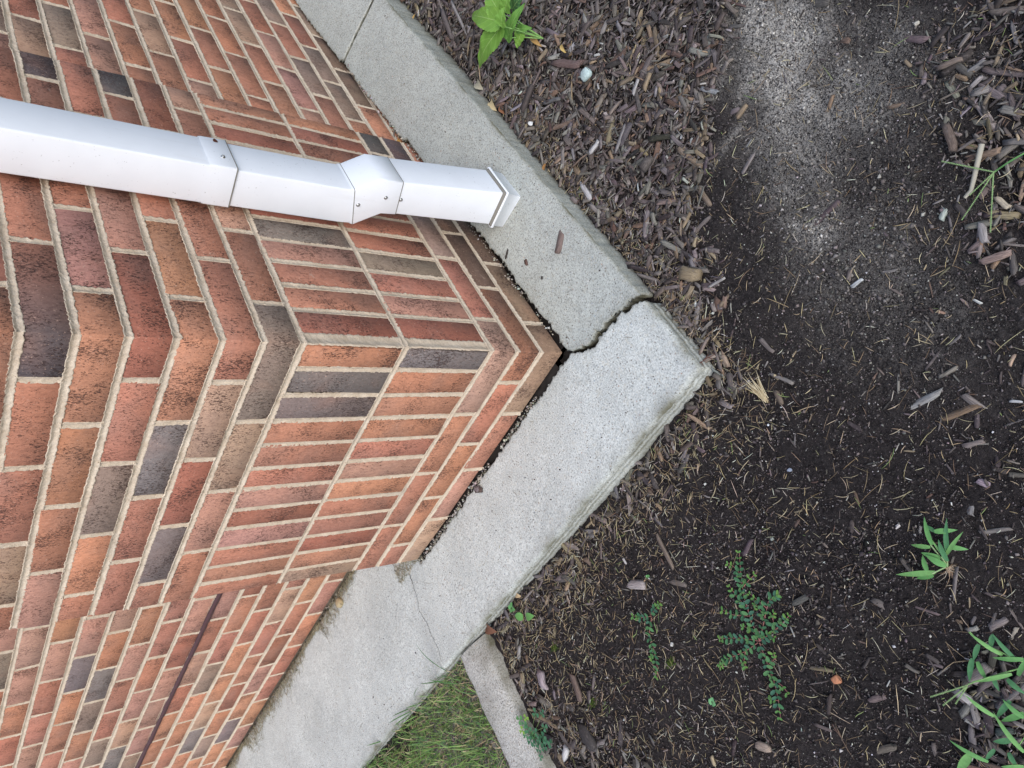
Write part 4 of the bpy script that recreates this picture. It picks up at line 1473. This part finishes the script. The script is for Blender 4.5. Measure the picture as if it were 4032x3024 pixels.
# spurge: flat mats of paired oval leaves along reddish stems
def oval(acc, p, ang, L_, c, z):
    V = [(0, 0, 0)]; k_ = 9
    for i in range(k_):
        t_ = 6.2832 * i / k_
        V.append((L_ * (0.5 + 0.5 * math.cos(t_)), L_ * 0.29 * math.sin(t_), 0.10 * L_ * abs(math.sin(t_))))
    V[0] = (L_ * 0.5, 0, 0)
    V = np.array(V)
    tl = random.uniform(-0.25, 0.35)
    V[:, 2] += V[:, 0] * tl
    c_, s_ = math.cos(ang), math.sin(ang)
    W_ = np.stack([V[:, 0] * c_ - V[:, 1] * s_ + p.x, V[:, 0] * s_ + V[:, 1] * c_ + p.y, V[:, 2] + z], -1)
    acc.add(W_, np.array([[0, 1 + i, 1 + (i + 1) % k_] for i in range(k_)]), np.array(c))


def spurge(root, runs, conv, leaf_l, step=24):
    """runs: lists of picture points; each run is a stem with paired leaves"""
    for run in runs:
        P = [conv(*q, 0.006) for q in run]
        pts = []
        for i in range(len(P) - 1):
            for s_ in range(5): pts.append(P[i].lerp(P[i + 1], s_ / 5))
        pts.append(P[-1])
        a_ = Acc(); tube(a_, pts, 0.0009, 0.0005, (0.36, 0.15, 0.13), 4); part(root, "stem", a_, M_SMALL)
        a_ = Acc()
        tot = sum((pts[i + 1] - pts[i]).length for i in range(len(pts) - 1))
        k_ = max(2, int(tot / 0.0100)); 
        for q in range(k_):
            f = (q + 0.6) / k_ * (len(pts) - 1); i = min(int(f), len(pts) - 2)
            p = pts[i].lerp(pts[i + 1], f - i); d = pts[i + 1] - pts[i]; an = math.atan2(d.y, d.x)
            for s_ in (-1, 1):
                ll = leaf_l * random.uniform(0.7, 1.15) * (0.75 if q > k_ - 3 else 1)
                g = random.choice([(0.045, 0.135, 0.060), (0.060, 0.17, 0.070), (0.085, 0.21, 0.075), (0.05, 0.14, 0.085)])
                if q >= k_ - 2: g = random.choice([(0.13, 0.26, 0.055), (0.10, 0.24, 0.06)])
                oval(a_, p, an + s_ * random.uniform(0.7, 1.3), ll, g, p.z + random.uniform(0.001, 0.005))
            if random.random() < 0.25:
                for s_ in range(2): oval(a_, p, random.uniform(0, 6.28), leaf_l * 0.6, (0.085, 0.19, 0.06), p.z + 0.006)
        part(root, "leaves", a_, M_SMALL)
    return root


sroot = empty("spurge_mat", gz(500, 850))
tag(sroot, "large flat spurge mat with paired oval leaves on reddish stems, on bare soil", "spurge")
spurge(sroot, [[(500, 850), (440, 700), (400, 560), (380, 420), (370, 270)], [(430, 650), (350, 560), (305, 490)], [(385, 430), (330, 370), (300, 350)], [(400, 500), (440, 450), (480, 415)],
               [(500, 850), (530, 720), (555, 600), (600, 560), (630, 550)], [(545, 640), (490, 590), (430, 540)], [(500, 850), (600, 780), (660, 720), (695, 680)], [(600, 780), (580, 690), (600, 660)],
               [(500, 850), (400, 830), (310, 830), (240, 835)], [(490, 860), (400, 920), (300, 960), (250, 1020)], [(410, 910), (400, 980), (420, 1020)], [(500, 860), (545, 980), (590, 1090), (620, 1220), (635, 1350)],
               [(590, 1090), (650, 1140), (690, 1190)], [(555, 1000), (600, 960), (590, 920)], [(620, 1230), (570, 1220)], [(430, 690), (330, 680), (260, 650)], [(500, 840), (450, 780), (390, 750)], [(520, 830), (560, 810), (610, 830)], [(540, 700), (500, 650), (470, 600)]], gz, 0.0112)


def g5(a, b, z=0.0): return gp((1800 + a * 0.61728) / 1.8228, (2000 + b * 0.61728) / 1.8228, z)
sr2 = empty("spurge_mat", g5(1250, 850))
tag(sr2, "small thin spurge sprig with few dark leaves, left of the big spurge mat", "spurge")
spurge(sr2, [[(1240, 700), (1225, 800), (1255, 900), (1275, 1000), (1280, 1085)], [(1235, 680), (1270, 640), (1300, 600)], [(1240, 690), (1180, 700), (1120, 690)], [(1265, 930), (1240, 960)]], g5, 0.0112)

# clover by the curb
clo = empty("clover", g5(500, 1450))
tag(clo, "blue-green clover clump leaning over the weathered curb", "clover")


def trifoliate(acc, p, r, c):
    a0 = random.uniform(0, 6.28)
    for k_ in range(3):
        an = a0 + k_ * 2.094
        V = [(0, 0, 0.0005)]
        for (rr, aa) in ((0.75, -0.62), (1.0, -0.42), (1.06, -0.2), (0.93, 0.0), (1.06, 0.2), (1.0, 0.42), (0.75, 0.62)):
            V.append((r * rr * math.cos(an + aa), r * rr * math.sin(an + aa), 0.22 * r * abs(aa)))
        V = np.array(V) + np.array(p)
        acc.add(V, np.array([[0, i, i + 1] for i in range(1, 7)]), np.array(c))


stems = Acc()
spots = [(400, 1350), (440, 1340), (430, 1380), (415, 1420), (455, 1410), (480, 1450), (500, 1430), (470, 1490), (500, 1510), (530, 1500), (545, 1460), (570, 1490), (555, 1530), (520, 1540), (590, 1500), (535, 1590), (490, 1470), (560, 1400), (440, 1450), (520, 1480), (500, 1310), (545, 1310)]
for (a, b) in spots:
    z_ = 0.030 if a < 480 else random.uniform(0.012, 0.028)
    p = g5(a, b, z_)
    A_ = Acc()
    trifoliate(A_, p, random.uniform(0.008, 0.0125), random.choice([(0.06, 0.18, 0.075), (0.075, 0.21, 0.09), (0.10, 0.26, 0.085), (0.22, 0.38, 0.06)] if b < 1460 and a < 500 else [(0.05, 0.15, 0.075), (0.065, 0.18, 0.09)]))
    part(clo, "leaf", A_, M_SMALL)
    q = g5(520 + random.uniform(-30, 30), 1460 + random.uniform(-40, 40))
    tube(stems, [q, (q + p) / 2 + Vector((0, 0, .006)), p], 0.0006, 0.0005, (0.16, 0.26, 0.09), 4)
part(clo, "stems", stems, M_SMALL)

# seedlings
def seedling(name, label, conv, base, leaves, r, c):
    rt_ = empty(name, conv(*base))
    tag(rt_, label, "seedling")
    for (a, b, w_) in leaves:
        A_ = Acc()
        B_ = conv(*base, 0.012); T_ = conv(a, b, 0.014)
        blade(A_, B_.lerp(T_, 0.15), T_, w_, c, 0.15, 8, (0, 0, 1), 0.1)
        part(rt_, "leaf", A_, M_SMALL)
    A_ = Acc(); tube(A_, [conv(*base), conv(*base, 0.012)], 0.0009, 0.0007, (0.30, 0.36, 0.18), 5); part(rt_, "stem", A_, M_SMALL)
    return rt_
seedling("leaf_seedling", "two-leaved pale green seedling at the foot of the slab edge", g5, (430, 695), [(368, 688, 0.020), (492, 688, 0.019)], 0, (0.13, 0.32, 0.085))
seedling("leaf_seedling", "tiny clover-leaved seedling touching the slab edge above the two-leaved one", g5, (345, 640), [(325, 625, 0.011), (350, 600, 0.011), (370, 650, 0.012), (345, 668, 0.011)], 0, (0.12, 0.31, 0.10))
seedling("leaf_seedling", "tiny round-leaved seedling on bare soil below the spurge mats", g5, (1625, 1238), [(1605, 1218, 0.010), (1632, 1210, 0.010), (1605, 1245, 0.009), (1650, 1258, 0.012)], 0, (0.16, 0.38, 0.16))
seedling("leaf_seedling", "minute green sprout next to the pinkish wood chip on bare soil", g5, (1215, 438), [(1203, 432, 0.006), (1228, 432, 0.006), (1218, 450, 0.006)], 0, (0.13, 0.34, 0.11))

# moss tufts
for lab, a, b, r_ in (("moss tuft among the wood litter beside the curb end", 625, 890, 0.011), ("moss tuft between straw litter nearest the clover clump", 868, 1240, 0.012), ("moss tuft close to the thin spurge sprig", 1365, 985, 0.010)):
    p = g5(a, b)
    nM = 130
    ps = np.array(p) + np.stack([rng.normal(0, r_ * 0.35, nM), rng.normal(0, r_ * 0.6, nM), rng.uniform(0.001, 0.004, nM)], -1)
    A_ = Acc()
    straws(A_, ps, rng.uniform(0, 6.28, nM), rng.uniform(-0.6, 0.9, nM), rng.uniform(0.003, 0.007, nM), rng.uniform(0.0007, 0.0013, nM), pick([(0.07, 0.12, 0.015), (0.11, 0.16, 0.02), (0.04, 0.07, 0.012)], [2, 2, 2], nM))
    tag(A_.build("moss_tuft", M_SMALL), "dark green " + lab, "moss")


# crabgrass
def crab(name, label, root_px, conv, blades, stalks=(), spikes=()):
    rt_ = empty(name, conv(*root_px))
    tag(rt_, label, "crabgrass")
    for (s_, e_, w_, h0, h1, c_) in blades:
        A_ = Acc(); blade(A_, conv(*s_, h0), conv(*e_, h1), w_ * 0.66, c_, 0.18, 9); part(rt_, "blade", A_, M_SMALL)
    for st in stalks:
        A_ = Acc(); tube(A_, [conv(*q) for q in st], 0.0012, 0.0008, (0.22, 0.40, 0.13), 5); part(rt_, "stalk", A_, M_SMALL)
    for (s_, e_, h0, h1) in spikes:
        A_ = Acc()
        B_ = conv(*s_, h0); T_ = conv(*e_, h1)
        tube(A_, [B_, B_.lerp(T_, .5), T_], 0.0007, 0.0004, (0.30, 0.46, 0.18), 4)
        k_ = int((T_ - B_).length / 0.0022)
        d = (T_ - B_).normalized(); sd_ = d.cross(Vector((0, 0, 1))).normalized()
        for i in range(k_):
            p = B_.lerp(T_, i / k_)
            for s2 in (-1, 1):
                q = p + d * 0.0026 + sd_ * s2 * 0.0014 + Vector((0, 0, 0.0004))
                V_ = np.array([p, (p + q) / 2 + sd_ * 0.0006, q, (p + q) / 2 - sd_ * 0.0006 + Vector((0, 0, .0006))])
                A_.add(V_, np.array([[0, 1, 2], [0, 2, 3], [0, 3, 1], [1, 3, 2]]), np.array((0.36, 0.52, 0.24)))
        part(rt_, "seed_spike", A_, M_SMALL)
    return rt_


crab("crabgrass", "green crabgrass plant with forked seed spikes in the corner by the mulch", (2250, 1000), gz,
     [((2130, 960), (1985, 800), 0.010, .03, .04, cG3), ((1990, 810), (1975, 900), 0.011, .035, .03, cG3), ((1900, 870), (1865, 975), 0.011, .03, .025, cG3), ((1860, 960), (1840, 1110), 0.012, .025, .02, cG3), ((1890, 980), (1960, 1110), 0.011, .025, .022, cG),
      ((2050, 940), (1830, 790), 0.009, .03, .04, cG2), ((2187, 965), (1985, 955), 0.010, .03, .03, cG), ((2110, 1060), (1850, 1110), 0.009, .025, .025, cG2), ((1990, 1070), (2030, 1170), 0.010, .02, .02, cG3), ((2080, 1090), (2200, 1190), 0.012, .02, .02, cG3),
      ((2150, 1070), (2210, 950), 0.010, .02, .03, cG)],
     [[(2250, 1000, 0.0), (2140, 970, 0.025), (2000, 900, 0.03), (1900, 850, 0.035), (1840, 790, 0.04)], [(2250, 1000, 0.0), (2100, 1040, 0.02), (1960, 1080, 0.03), (1830, 1125, 0.035)]],
     [((1830, 1130), (1590, 1205), .035, .03), ((1820, 1140), (1670, 1260), .035, .03), ((1825, 1140), (1750, 1250), .033, .03)])
crab("crabgrass", "long-bladed crabgrass lying over pale chips, lowest in the corner", (2220, 1420), gz,
     [((2190, 1560), (1990, 1300), 0.011, .02, .03, cG2), ((2000, 1330), (1810, 1190), 0.010, .03, .04, cG2), ((2187, 1340), (2050, 1220), 0.011, .03, .035, cG), ((2100, 1230), (2010, 1340), 0.012, .03, .02, cG3), ((2187, 1310), (2040, 1360), 0.013, .025, .02, cG),
      ((2110, 1480), (1990, 1490), 0.012, .02, .02, cG3), ((2090, 1560), (2150, 1660), 0.011, .02, .02, cG3), ((1960, 1620), (1710, 1480), 0.010, .02, .03, cG), ((1850, 1570), (1760, 1690), 0.018, .025, .02, cG2), ((2187, 1650), (2040, 1650), 0.010, .02, .02, cG2), ((2000, 1540), (1940, 1610), 0.009, .02, .02, cG3)],
     [[(2220, 1420, 0.0), (2150, 1520, 0.015), (2080, 1430, 0.025), (1990, 1320, 0.03)]], [])


def gt(a, b, z=0.0): return gp((2682 + a * 0.6103) / 1.8228, (b * 0.6103) / 1.8228, z)
crab("crabgrass", "thin crabgrass seed head with four spreading spikes beside the pale stick", (2020, 1110), gt,
     [((2020, 1110), (2300, 950), 0.003, .02, .02, cG)], [[(2020, 1110, 0.02), (2120, 1040, 0.02), (2330, 920, 0.015)]],
     [((2020, 1110), (1680, 1040), .02, .02), ((2020, 1110), (1810, 1420), .02, .015), ((2015, 1110), (1995, 1500), .02, .015), ((2020, 1110), (1860, 1260), .02, .018)])

# grass blades leaning over the ledge from the lawn
gov = empty("grass_tuft", gp(985, 1440))
tag(gov, "loose tuft of long grass blades leaning onto the slab beside the curb end", "grass tuft")
def g6(a, b, z): return zp((900 + a * 0.6774) / 1.8228, (1900 + b * 0.6774) / 1.8228, z)
for (s_, e_, w_, h1) in [((1265, 1095), (1085, 930), 0.0035, .05), ((1220, 1130), (1140, 1045), 0.003, .04), ((1230, 1140), (1165, 1065), 0.003, .035), ((1250, 1150), (1110, 1170), 0.003, .02), ((1330, 1170), (1160, 1140), 0.003, .02), ((1100, 1290), (1030, 1310), 0.0028, .02), ((1090, 1270), (1110, 1180), 0.0028, .03), ((1060, 1330), (930, 1400), 0.003, .02), ((1050, 1350), (960, 1420), 0.003, .02), ((900, 1500), (800, 1530), 0.003, .02), ((1060, 1310), (950, 1360), 0.003, .02)]:
    A_ = Acc(); blade(A_, g6(*s_, -0.012), g6(*e_, h1), w_, random.choice([(0.055, 0.13, 0.04), (0.07, 0.17, 0.045)]), 0.2); part(gov, "blade", A_, M_GRASS)

# straw tuft near the slab point
stf_ = empty("straw_tuft", gp(1665, 870))
tag(stf_, "pale dry straw tuft on dark soil near the slab's pointed corner", "straw tuft")
for i in range(22):
    A_ = Acc()
    an = random.uniform(-2.65, -1.9); ln = random.uniform(25, 75)
    B_ = gp(1655 + random.uniform(-4, 6), 865 + random.uniform(-6, 6), 0.003); T_ = gp(1655 + ln * math.cos(an), 862 + ln * math.sin(an), random.uniform(0.003, 0.015))
    blade(A_, B_, T_, 0.0016, random.choice([(0.52, 0.43, 0.26), (0.60, 0.52, 0.34), (0.40, 0.31, 0.17)]), 0.1, 5); part(stf_, "blade", A_, M_STRAW)


# ------------------------------------------------------------------ single pieces of litter
def single(name, label, cat, u, v, len_px, ang, wid, c, lift=0.004, thick=0.5, conv=None, tmpl=None, mat=M_WOOD, group=None):
    a = math.radians(ang)
    f = conv or gp
    P0 = f(u - math.cos(a) * len_px / 2, v - math.sin(a) * len_px / 2); P1 = f(u + math.cos(a) * len_px / 2, v + math.sin(a) * len_px / 2)
    d = P1 - P0; L_ = d.length; yaw_ = math.atan2(d.y, d.x)
    Pc = (P0 + P1) / 2
    s = random.randrange(14) if tmpl is None else tmpl
    TV, TF = CHIPS[s]
    # finer copy of the chip: split once and roughened
    W_ = L_ * wid
    V = TV * np.array([L_, W_, W_ * thick])
    o = mesh_np(name, V + rng.normal(0, 0.03, V.shape) * np.array([0, W_, W_ * thick]), TF, mat, None, np.array(c), V + rng.random(3))
    o.location = (Pc.x, Pc.y, Pc.z + lift + W_ * thick * 0.3)
    o.rotation_euler = (random.uniform(-.12, .12), random.uniform(-.06, .06), yaw_)
    tag(o, label, cat, group)
    return o


def on_right(u, v): 
    z_ = 0.0
    for _ in range(6):
        p = zp(u, v, z_); z_ = float(z_right(p.x, p.y))
    return p


def on_left(u, v):
    return zp(u, v, -0.002)


single("bark_chip", "reddish grey bark flake lying alone on the slab below the downspout", "bark chip", 1211, 522, 46, 100, 0.40, (0.20, 0.145, 0.125), 0.001, 0.35, on_right, 2)
single("bark_chip", "thin dark splinter on the slab near the brick pier", "bark chip", 1096, 549, 22, 100, 0.18, (0.05, 0.04, 0.035), 0.001, 0.6, on_right)
single("bark_chip", "small brown bark crumb on the slab, right of the thin splinter", "bark chip", 1138, 567, 13, 80, 0.6, (0.11, 0.06, 0.045), 0.001, 0.5, on_right)
single("bark_chip", "tiny dark crumb on the slab near the crack", "bark chip", 1172, 600, 7, 80, 0.7, (0.06, 0.05, 0.045), 0.001, 0.5, on_right)
single("bark_chip", "small grey chip in the gap above the crack, against the bricks", "bark chip", 1076, 592, 22, 50, 0.35, (0.16, 0.12, 0.10), 0.002, 0.5, on_right)
single("bark_chip", "dark crumb of bark on the left slab near the pier foot", "bark chip", 1037, 1058, 12, 0, 0.6, (0.09, 0.06, 0.05), 0.001, 0.5, on_left)
for (lab, u, v, ln, an, wd, c_, lf) in [
    ("long grey-brown bark stick lying on bare soil near the left slab edge", 1440, 1188, 82, 62, 0.13, (0.19, 0.145, 0.11), .004),
    ("pinkish grey chip with cut ends on bare soil near the small sprout", 1378, 1263, 32, 5, 0.5, (0.36, 0.31, 0.29), .004),
    ("flat brown chip leaning on soil right of the pale straw tuft", 1686, 858, 34, 60, 0.36, (0.15, 0.115, 0.085), .004),
    ("slim grey-brown chip on dark soil above the straw tuft", 1660, 748, 46, 42, 0.2, (0.17, 0.14, 0.125), .004),
    ("whitish narrow chip alone on dark soil near the bed's middle", 1853, 612, 30, -35, 0.32, (0.46, 0.47, 0.46), .003),
    ("chunky tan-brown chip block in the mulch right of the crack's end", 1499, 595, 42, 5, 0.55, (0.24, 0.185, 0.115), .010),
    ("long silvery splinter in the mulch beside the chunky tan chip", 1555, 612, 40, -28, 0.14, (0.40, 0.37, 0.34), .012),
    ("broad dark weathered slab of bark in the mulch below the leafy weed", 1148, 215, 60, -70, 0.32, (0.075, 0.060, 0.055), .012),
    ("silver-white split chip in the mulch right of the downspout foot", 1293, 320, 36, -55, 0.3, (0.50, 0.48, 0.46), .012),
    ("grey-white frayed chip in the mulch close to the slab edge", 1275, 415, 40, 55, 0.26, (0.46, 0.44, 0.43), .012),
    ("flat dark oval bark piece in the mulch, widest one there", 1410, 358, 38, -60, 0.62, (0.10, 0.085, 0.075), .012),
    ("black wet-looking chip in the mulch near the bare soil", 1435, 300, 46, -12, 0.26, (0.035, 0.034, 0.022), .012),
    ("tan pointed chip upright-lying in the mulch's right part", 1408, 180, 40, -72, 0.32, (0.29, 0.22, 0.14), .012),
    ("pale grey straight splinter left of the tan pointed chip", 1383, 190, 38, -75, 0.22, (0.42, 0.40, 0.385), .012),
    ("reddish long bark strip in the mulch beside the pale blue stone", 1235, 142, 62, 6, 0.2, (0.15, 0.10, 0.09), .012),
    ("long dark twig in the mulch along the picture's upper edge, left of the weed", 975, 55, 70, 68, 0.13, (0.12, 0.10, 0.095), .012),
    ("grey curved twig next to the weed's stem, left", 1000, 40, 80, 66, 0.07, (0.25, 0.23, 0.22), .012),
    ("grey-brown stick lying across the dusty soil's far edge", 1580, 15, 60, 45, 0.16, (0.15, 0.125, 0.105), .008),
    ("orange-tan flat chip alone on dusty soil", 1798, 222, 30, -72, 0.32, (0.25, 0.17, 0.11), .003),
    ("tan leaf-shaped chip at the edge of the dusty soil", 1606, 243, 36, -55, 0.34, (0.27, 0.20, 0.13), .004),
    ("big brown flat chip in the far mulch beside the pale stick", 2058, 300, 62, 68, 0.3, (0.135, 0.10, 0.08), .008),
    ("pale wood chip with split grain right of the crabgrass seed head", 2170, 440, 40, 40, 0.36, (0.44, 0.37, 0.27), .008),
    ("reddish long chip in the far mulch at the right edge", 2155, 558, 66, -14, 0.3, (0.27, 0.19, 0.16), .008),
    ("light grey thick chip upright in the far mulch", 2128, 505, 46, 80, 0.36, (0.32, 0.29, 0.275), .008),
    ("long brown chip in the far mulch near the upper right corner", 2058, 140, 62, -25, 0.26, (0.17, 0.13, 0.105), .008),
    ("grey flat chip lying on plain soil at the right, alone", 2105, 958, 46, -10, 0.28, (0.19, 0.155, 0.14), .004),
    ("silver-white short chip at the right edge of the soil", 2197, 867, 28, 2, 0.26, (0.47, 0.46, 0.45), .004),
    ("dark brown stick below the brick fragment", 1795, 1520, 44, 100, 0.22, (0.06, 0.045, 0.04), .003),
    ("large grey rounded chip in the lower right chip heap", 2120, 1450, 50, -30, 0.5, (0.24, 0.205, 0.19), .010),
    ("wide white-faced chip in the lower right chip heap", 2090, 1500, 44, 35, 0.5, (0.42, 0.385, 0.36), .010),
    ("lilac-grey split chip close to the curb", 1180, 1465, 44, 78, 0.45, (0.33, 0.27, 0.28), .008),
    ("black-brown broad chip near the lower picture edge by the curb", 1275, 1590, 56, 55, 0.5, (0.055, 0.048, 0.045), .006),
    ("white-topped chip beside the curb near the lower picture edge", 1228, 1625, 30, -70, 0.42, (0.55, 0.53, 0.51), .008),
    ("brown paired stick pieces lying parallel near the curb", 1250, 1480, 60, 70, 0.26, (0.15, 0.105, 0.085), .008),
    ("pale tan chip at the lower edge of the bare soil", 1652, 1610, 34, 15, 0.5, (0.33, 0.255, 0.20), .004),
    ("long slim splinter below the spurge, at the bed's lower edge", 1780, 1470 + 100, 40, 20, 0.2, (0.13, 0.10, 0.09), .003),
]:
    single("twig" if "twig" in lab else "wood_chip", lab, "twig" if "twig" in lab else "wood chip", u, v, ln, an, wd, c_, lf)

# pale stick by the seed head
A_ = Acc()
tube(A_, [gt(1940, 930, 0.014), gt(1915, 1040, 0.013), (gt(1885, 1170, 0.012)), gt(1870, 1230, 0.011), gt(1830, 1275, 0.010)], 0.0042, 0.0026, (0.42, 0.39, 0.31), 7)
stk = A_.build("stick", M_WOOD, None, True)
tag(stk, "pale barkless stick lying across the far mulch", "stick")
# reddish dead twig at the slab point
rtw = empty("dead_twig", gp(1520, 780))
tag(rtw, "tiny reddish dead twig leaning on the slab's pointed corner", "twig")
for q in ([(1508, 787), (1525, 775), (1545, 765)], [(1522, 777), (1530, 765)], [(1515, 782), (1520, 790)], [(1530, 772), (1540, 776)]):
    A_ = Acc(); tube(A_, [gp(*p_, 0.03) for p_ in q], 0.0011, 0.0005, (0.13, 0.05, 0.035), 4); part(rtw, "branch", A_, M_SMALL)


def stone(name, label, cat, u, v, px, c, conv=None, flat_=0.7, lift=0.35, seed=1):
    f = conv or gp
    P0 = f(u - px / 2, v); P1 = f(u + px / 2, v); Pc = (P0 + P1) / 2; S_ = (P1 - P0).length
    r = np.random.default_rng(seed)
    q = r.normal(0, 1, (26, 3)); q /= np.linalg.norm(q, axis=1)[:, None]
    q = np.sign(q) * np.abs(q) ** 0.6
    q = q / np.abs(q).max() * 0.5 * S_ * np.array([1.0, r.uniform(0.7, 0.95), flat_]) * r.uniform(0.8, 1.0, (26, 1))
    bm = bmesh.new()
    for p_ in q: bm.verts.new(p_)
    h_ = bmesh.ops.convex_hull(bm, input=bm.verts)
    bmesh.ops.delete(bm, geom=[v_ for v_ in bm.verts if not v_.link_faces], context='VERTS')
    bmesh.ops.bevel(bm, geom=list(bm.edges), offset=S_ * 0.035, segments=1, affect='EDGES')
    bmesh.ops.triangulate(bm, faces=bm.faces)
    bm.verts.index_update()
    V = np.array([tuple(v_.co) for v_ in bm.verts]); F_ = np.array([[v_.index for v_ in f_.verts] for f_ in bm.faces])
    bm.free()
    o = mesh_np(name, V, F_, M_STONE, None, np.array(c))
    o.location = (Pc.x, Pc.y, Pc.z + S_ * flat_ * lift)
    o.rotation_euler = (0, 0, r.uniform(0, 6.28))
    return tag(o, label, cat)


stone("brick_fragment", "small orange brick fragment on the dark soil below the spurge", "brick fragment", 1811, 1468, 23, (0.44, 0.19, 0.10), None, 0.7, 0.4, 5)
stone("pebble", "pale blue-green angular pebble in the mulch", "pebble", 1283, 167, 22, (0.42, 0.52, 0.50), None, 0.6, 1.2, 6)
stone("pebble", "small white pebble in the mulch above the leaf pair", "pebble", 1157, 270, 9, (0.60, 0.60, 0.58), None, 0.7, 1.5, 7)
stone("pebble", "small white pebble nearest the straw tuft", "pebble", 1660, 918, 6, (0.66, 0.68, 0.70), None, 0.7, .4, 8)
stone("pebble", "smooth blue-grey pebble on dark soil", "pebble", 1707, 1015, 11, (0.26, 0.29, 0.35), None, 0.6, .4, 9)
stone("pebble", "tan pebble on dusty soil near the upper picture edge", "pebble", 1475, 40, 14, (0.42, 0.35, 0.27), None, 0.7, .5, 10)
stone("pebble", "round white pebble by the dark splinters near the clover clump", "pebble", 1453, 1391, 8, (0.62, 0.60, 0.55), None, 0.7, .4, 11)
stone("pebble", "pale round pebble on the far dusty soil", "pebble", 2342 / 1.0 * 0.0 + 1970 * 0 + 2350 / 1.0 * 0 + 1982, 52 * 1.0, 13, (0.50, 0.46, 0.38), None, 0.7, .5, 12)
stone("gravel_stone", "yellowish stone lying in the dead grass on the slab beside the pier", "stone", 737, 1302, 11, (0.42, 0.33, 0.19), on_left, 0.6, 0.3, 13)
stone("gravel_stone", "purplish small stone wedged at the pier foot", "stone", 1035, 1056, 12, (0.17, 0.14, 0.14), on_left, 0.6, 0.4, 14)


def leaf_litter(label, u, v, ln, an, wd, c_, conv=None, lift=0.006, curl=0.3):
    f = conv or gp
    a = math.radians(an)
    A_ = Acc()
    B_ = f(u - math.cos(a) * ln / 2, v - math.sin(a) * ln / 2) + Vector((0, 0, lift)); T_ = f(u + math.cos(a) * ln / 2, v + math.sin(a) * ln / 2) + Vector((0, 0, lift))
    blade(A_, B_, T_, wd * (T_ - B_).length, c_, curl, 8, (0, 0, 1), 0.5)
    return tag(A_.build("dead_leaf", M_STRAW, None, True), label, "dead leaf")


leaf_litter("yellow dead leaf stuck in the gap at the wall foot above the downspout", 822, 271, 22, 60, 0.55, (0.50, 0.33, 0.06), on_right, 0.012)
leaf_litter("small orange dead leaf at the wall foot just above the downspout", 868, 305, 12, 50, 0.5, (0.45, 0.25, 0.06), on_right, 0.006)
leaf_litter("cream and brown dead leaf in the mulch against the slab's edge", 1075, 231, 26, 60, 0.6, (0.46, 0.37, 0.21), None, 0.012)
leaf_litter("rust-brown dead leaf next to the cream leaf by the slab's edge", 1096, 240, 20, 70, 0.6, (0.20, 0.09, 0.045), None, 0.014)
leaf_litter("grey-tan dead leaf against the slab's edge farther up", 1046, 188, 22, 50, 0.6, (0.33, 0.30, 0.22), None, 0.012)
leaf_litter("thin ochre dead leaf at the slab's edge near the upper picture border", 904, 44, 22, 100, 0.35, (0.40, 0.25, 0.08), None, 0.012)
leaf_litter("ochre dead leaf in the mulch just under the weed", 1170, 92, 34, 50, 0.3, (0.36, 0.22, 0.08), None, 0.014)
leaf_litter("yellow-tan dead leaf in the mulch right of the weed", 1228, 110, 22, 60, 0.35, (0.48, 0.34, 0.12), None, 0.014)
leaf_litter("tan dead leaf in the straw below the left slab", 1125, 1590 - 305, 14, 20, 0.6, (0.45, 0.33, 0.19), None, 0.006)
leaf_litter("reddish brown dead leaf in the litter at the curb end", 1068, 1357, 26, 30, 0.6, (0.16, 0.075, 0.045), None, 0.008)
leaf_litter("dark curled leaf standing at the wall foot above the downspout", 863, 292, 18, 95, 0.4, (0.10, 0.085, 0.07), on_right, 0.012)
leaf_litter("orange brown leaf in the mulch close to the slab, below the grey chip", 1186, 366 * 1.0, 20, 100, 0.5, (0.30, 0.15, 0.05), None, 0.012)
print("objects", len(bpy.data.objects), "tris", sum(len(o.data.loop_triangles) if False else len(o.data.polygons) for o in bpy.data.objects if o.type == 'MESH'))
